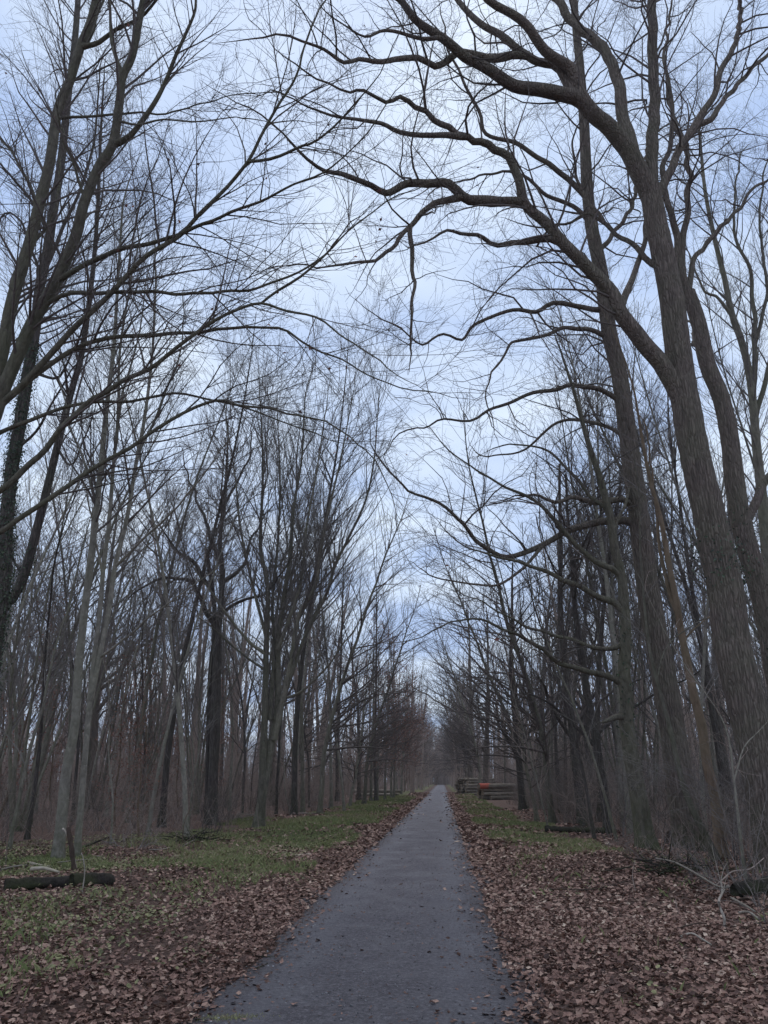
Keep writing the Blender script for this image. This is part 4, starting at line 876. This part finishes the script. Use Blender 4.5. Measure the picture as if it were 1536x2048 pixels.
a, b = G(1470, 1800, .12), G(1580, 1782, .12); stick('fallen_log', 'dark mossy log half hidden behind the dead branches', 'log', [a, (a + b) / 2, b], .09, .12, 'wet', S=12)
a, b = G(1090, 1665, .1), G(1210, 1668, .1); stick('fallen_log', 'long dark log in the grass edge below the brush', 'log', [a, (a + b) / 2, b], .09, .08, 'wet', S=10)
a, b = G(585, 1634, .06), G(662, 1630, .06); stick('fallen_log', 'thin grey log lying among trunks beyond the verge', 'log', [a, (a + b) / 2, b], .045, .03, 'brush', S=9)
a = G(1330, 1690); stick('broken_stem', 'splintered red brown stem leaning between the slim trees', 'dead stem', [a - (0, 0, .05), a + (.1, 0, .25), at(1346, 1660, a[1])], .07, .03, 'rust', S=8)
a = G(364, 1690); stick('sapling_stick', 'small forked pale sapling on the green ground cover', 'sapling', [a - (0, 0, .03), at(366, 1665, a[1]), at(370, 1640, a[1]), at(378, 1622, a[1]), at(384, 1606, a[1])], .016, .006, 'tan', 2.0)
for px, py, tx, ty in [(73, 1640, 72, 1622), (12, 1735, 14, 1620), (38, 1680, 66, 1604), (252, 1690, 250, 1668), (1272, 1785, 1270, 1720), (1360, 1832, 1351, 1798), (516, 1662, 514, 1620), (1385, 1700, 1358, 1650), (1500, 1730, 1536, 1668), (262, 1752, 268, 1738), (200, 1845, 204, 1800)]:
    a = G(px, py); b = at(tx, ty, a[1] + .1)
    stick('dead_stalk', 'thin bare stalk standing upright in the litter', 'stalk', [a - (0, 0, .03), (a + b) / 2 + rng.normal(size=3) * .02, b], .008, .004, 'brush', 1.5, 5, 'thin bare stalks in the litter')
# mossy stump
g = G(1268, 1665); h = np.array((0, .12, .3, .42, .46)); mbs = MB()
tubes(mbs, np.stack([np.zeros(5), np.zeros(5), h - .05], 1)[None], np.array((.30, .22, .185, .18, .165))[None], 14, .08)
so = link('stump', None, None, g, label='dark mossy stump beside the pale footed tree', category='stump')
link('bark', mbs.mesh('bark', M['wet']), so); e = MB(); aa = np.arange(14) * 2 * np.pi / 14
e.add(np.array([(0, 0, .42)] + [(math.cos(t) * .168, math.sin(t) * .168, .412 + rng.normal() * .012) for t in aa]), None, np.array([(0, 1 + j, 1 + (j + 1) % 14) for j in range(14)]))
link('cut_top', e.mesh('cut_top', M['cut'], False), so)
# brush heaps: broken sticks thrown together
for px, py, wd, lab, mm in [(385, 1685, .5, 'dark heap of broken twigs on the green ground cover', 'wet'), (480, 1640, 1.2, 'heap of grey broken branches beside the fan stemmed tree', 'deadwood'), (1350, 1745, .6, 'dark tangle of twigs beneath the arching dead branch', 'wet')]:
    g = G(px, py); n = 70; st = np.stack([rng.normal(size=n) * wd * .5, rng.normal(size=n) * wd * .4, np.abs(rng.normal(size=n)) * .10 + .01], 1)
    st[:, 2] += gz(g[0] + st[:, 0], g[1] + st[:, 1]) - g[2]
    p, r = grow(st, np.stack([rng.normal(size=n), rng.normal(size=n), rng.normal(size=n) * .2 + .12], 1), rng.uniform(.2, .8, n), rng.uniform(.005, .02, n), np.full(n, .003), 5, .1); mb = MB(); tubes(mb, p, r, 5)
    link('brush_heap', mb.mesh('brush_heap', M[mm]), None, g, label=lab, category='brush heap', kind='stuff')

# ------------------------------------------------------------------ leaf litter, herbs, grass
rng = np.random.default_rng(24)
def fbm(x, y):
    return (np.sin(x * 1.3 + np.sin(y * .9) * 1.5) + np.sin(y * 1.1 + np.sin(x * 1.7) * 1.2) + .6 * np.sin(x * 3.1 - y * 2.3) + .5 * np.sin(x * 5.3 + y * 4.1)) / 3.1
def litter_density(x, y):
    dl, dr = PL - x, x - PR; e = np.exp(-np.maximum(np.maximum(dl, dr), 0) / .8)
    right = np.where(dr > -.12, np.where(y < 20, 1.0, np.exp(-np.maximum(dr - .8, 0) / .5) + .25), 0)
    f = fbm(x, y)
    left = np.where(dl > -.12, np.where(dl < .95 + .5 * f, 1.0, np.clip(.42 + .35 * f, .30, .8)), 0)
    left = np.where((y > 20) & (dl > 1.0), left * .8, left)
    on = (dl < -.12) & (dr < -.12)
    c = np.minimum(x - PL, PR - x)
    return np.where(on, np.where(rng.random(len(x)) < .5, .0004 + .5 * np.exp(-np.maximum(c, 0) / (.13 + .10 * np.sin(y * 1.7 + x) ** 2)), 0.0004), np.maximum(left, right))
def scatter(n, x0, x1, y0, y1, pw=1.0):
    y = y0 + (y1 - y0) * rng.random(n) ** pw; x = rng.uniform(x0, x1, n); return x, y
def zsurf(x, y): return np.where((x > PL) & (x < PR), np.maximum(pz(x), gz(x, y) + .004), gz(x, y))
mb = MB(); near = []
for (n, y0, y1, sz, lo) in [(84000, 4.6, 11, .060, False), (54000, 11, 20, .080, True), (40000, 20, 48, .14, True), (20000, 48, 110, .22, True)]:
    x0, x1 = (-9, 7) if y1 < 12 else ((-10, 8) if y1 < 25 else ((-7, 6) if y1 < 60 else (-4, 3)))
    x, y = scatter(n, x0, x1, y0, y1); d = litter_density(x, y); vis = (x > -.66 * y - 2) & (x < .48 * y + 2)
    k = (rng.random(n) < d) & vis; x, y = x[k], y[k]; m_ = len(x)
    z = zsurf(x, y) + np.abs(rng.standard_normal(m_)) * .022 * np.where((x > PL + .1) & (x < PR - .1), .2, 1) + .008
    pos = np.stack([x, y, z], 1); sc = rng.uniform(.55, 1.25, m_) * sz; tint = np.clip(rng.beta(1.4, 1.7, m_) + .12 * fbm(x * .6, y * .6), 0, 1)
    if y0 < 5:
        o = np.argsort(y - sc * 12); idn = o[:300]; near = (pos[idn], sc[idn]); keep = np.ones(m_, bool); keep[idn] = False; pos, sc, tint = pos[keep], sc[keep], tint[keep]; m_ = len(pos)
    fr = tilted(m_, .42)
    if lo: place(mb, *LEAF_LO, pos, fr, sc, tint)
    else:
        wch = rng.integers(0, 12, m_); s = wch > 5; place(mb, *LEAF_LO, pos[s], fr[s], sc[s], tint[s])
        for i in range(6):
            s = wch == i; place(mb, *LEAVES[i], pos[s], fr[s], sc[s], tint[s])
link('leaf_litter', mb.mesh('leaf_litter', M['litter'], False, True), floor, kind='stuff')
lm_ = []
for V, Tt in LEAVES:
    b = MB(); b.add(V.copy(), None, Tt); lm_.append(b.mesh('fallen_leaf', M['leaf'], False))
for p, s in zip(*near):
    o = link('fallen_leaf', lm_[int(rng.integers(6))], floor, p)
    o.rotation_euler = (float(rng.normal() * .35), float(rng.normal() * .35), float(rng.uniform(0, 6.28))); o.scale = (float(s),) * 3
# herbs: small green leaves pushing through the litter
HERB = (np.array([(-.5, 0, 0), (-.1, .42, .06), (.4, .25, .03), (.5, 0, 0), (.4, -.25, .03), (-.1, -.42, .06), (0, 0, -.03)]), np.array([(0, 1, 6), (1, 2, 6), (2, 3, 6), (3, 4, 6), (4, 5, 6), (5, 0, 6)]))
mb = MB(); x, y = scatter(130000, -11, 7, 4.8, 26, 1.2); f = fbm(x * .8 + 3, y * .8)
dl = PL - x; dr = x - PR
d = np.where(dl > 1.2, np.clip(.34 + .7 * f, .03, .95), np.where(dl > .3, np.clip(.5 * f - .12, 0, .3), 0)) + np.where(dr > .7, np.clip(.55 * fbm(x * 1.3, y * 1.1 + 5) - .26, 0, .5), 0)
k = (rng.random(len(x)) < d) & (x > -.66 * y - 2) & (x < .48 * y + 2); x, y = x[k], y[k]; m_ = len(x)
pos = np.stack([x, y, gz(x, y) + rng.uniform(.02, .085, m_)], 1)
place(mb, *HERB, pos, tilted(m_, .45), rng.uniform(.022, .06, m_), rng.random(m_))
link('ground_cover', mb.mesh('ground_cover', M['herb'], False, True), floor, kind='stuff')
# grass on the verges
mb = MB()
for n, x0, x1, y0, y1, h, wd in [(48000, -8.5, -2.5, 15, 34, .10, .006), (46000, -6.4, -2.5, 28, 85, .13, .014), (20000, 1.25, 3.9, 18, 36, .10, .007), (24000, 1.2, 3.3, 30, 90, .13, .014), (14000, -9, -3, 5, 17, .11, .004), (3000, 1.2, 6, 5.5, 19, .11, .004)]:
    x, y = scatter(n, x0, x1, y0, y1); f = fbm(x * 1.1 + 1, y * .7 + 2); thr = -.02 if y0 > 14 else .38
    ed = np.minimum(x - x0, x1 - x) + .5 * f; k = (f > thr + rng.normal(size=n) * .25) & (ed > .1) & (x > -.66 * y - 2) & (x < .48 * y + 2); x, y = x[k], y[k]; m_ = len(x)
    a = rng.uniform(0, 6.28, m_); hh = h * rng.uniform(.4, 1.3, m_); ww = wd * rng.uniform(.6, 1.3, m_); b = rng.uniform(.2, 1.0, m_) * hh
    c_, s_ = np.cos(a), np.sin(a); z = gz(x, y) - .005; ba = rng.uniform(0, 6.28, m_)
    V = np.stack([np.stack([x - c_ * ww, y - s_ * ww, z], 1), np.stack([x + c_ * ww, y + s_ * ww, z], 1), np.stack([x + np.cos(ba) * b * .35 + c_ * ww * .7, y + np.sin(ba) * b * .35 + s_ * ww * .7, z + hh * .65], 1), np.stack([x + np.cos(ba) * b, y + np.sin(ba) * b, z + hh], 1)], 1)
    t = (np.array([(0, 1, 2), (0, 2, 3)])[None] + (np.arange(m_) * 4)[:, None, None]).reshape(-1, 3)
    mb.add(V.reshape(-1, 3), None, t, np.repeat(np.clip(rng.random(m_) * .7 + .3 * fbm(x * .5 + 4, y * .35) + .15, 0, 1), 4))
# a yellowish moss tuft at the path edge
g = ground_at(462, 2047); n = 500; x = g[0] + rng.normal(size=n) * .13; y = g[1] + rng.normal(size=n) * .035; z = zsurf(x, y); a = rng.uniform(0, 6.28, n); hh = rng.uniform(.006, .022, n)
V = np.stack([np.stack([x - np.cos(a) * .004, y - np.sin(a) * .004, z], 1), np.stack([x + np.cos(a) * .004, y + np.sin(a) * .004, z], 1), np.stack([x + rng.normal(size=n) * .008, y + rng.normal(size=n) * .008, z + hh], 1)], 1)
mb.add(V.reshape(-1, 3), None, (np.array([(0, 1, 2)])[None] + (np.arange(n) * 3)[:, None, None]).reshape(-1, 3), np.repeat(rng.uniform(.6, .95, n), 3))
link('grass', mb.mesh('grass', M['grass'], False, True), floor, kind='stuff')
# crumbled leaf and mud bits trodden into the path and thick along its edges
mb = MB(); n = 15000; y = 4.6 + 40 * rng.random(n) ** 1.9; e_ = rng.exponential(.14 + .12 * np.sin(y * 1.3) ** 2, n) - .08; sd_ = rng.random(n)
x = np.where(sd_ < .36, PL + e_, np.where(sd_ < .76, PR - e_ * 1.2, rng.uniform(PL, PR, n))); x = np.clip(x, PL - .1, PR + .1)
place(mb, *LEAF_LO, np.stack([x, y, zsurf(x, y) + .004], 1), tilted(n, .25), (rng.gamma(2.2, .010, n) + .008) * np.where(sd_ < .76, 1, .6), rng.beta(1.2, 3.5, n) * .7)
link('leaf_crumbs', mb.mesh('leaf_crumbs', M['litter'], False, True), path, kind='stuff')
# loose grit on the path
mb = MB(); n = 4000; x, y = rng.uniform(PL, PR, n), 4.6 + 14 * rng.random(n) ** 1.5
OCT = (np.array([(1, 0, 0), (-1, 0, 0), (0, 1, 0), (0, -1, 0), (0, 0, .7), (0, 0, -.7)], float), np.array([(0, 2, 4), (2, 1, 4), (1, 3, 4), (3, 0, 4), (2, 0, 5), (1, 2, 5), (3, 1, 5), (0, 3, 5)]))
place(mb, *OCT, np.stack([x, y, np.maximum(pz(x), gz(x, y) + .004) + .001], 1), tilted(n, .6), rng.gamma(2.0, .0018, n) + .0015, rng.random(n))
M['grit'] = tinted('grit', [(0, (.05, .047, .05)), (.6, (.15, .147, .152)), (1, (.33, .32, .32))], .8)
link('grit', mb.mesh('grit', M['grit'], False, True), path, kind='stuff')

# ------------------------------------------------------------------ damp winter air
HAZE = 0.0003
if HAZE:
    hm = bpy.data.materials.new('haze'); hm.use_nodes = True; hn = hm.node_tree.nodes; hn.clear()
    ho = hn.new('ShaderNodeOutputMaterial'); hv = hn.new('ShaderNodeVolumePrincipled'); hv.inputs['Density'].default_value = HAZE
    hv.inputs['Color'].default_value = (.86, .87, .93, 1); hm.node_tree.links.new(hv.outputs[0], ho.inputs['Volume'])
    mb = MB(); x0, x1, y0, y1, z0, z1 = -430, 430, -70, 775, -1.6, 34
    mb.add(np.array([(x, y, z) for z in (z0, z1) for y in (y0, y1) for x in (x0, x1)], float), np.array([(0, 2, 3, 1), (4, 5, 7, 6), (0, 1, 5, 4), (2, 6, 7, 3), (0, 4, 6, 2), (1, 3, 7, 5)]))
    link('haze', mb.mesh('haze', hm, False), kind='stuff')
tot = sum(len(m.loops) - 2 * len(m.polygons) for m in bpy.data.meshes); print('unique tris', tot)
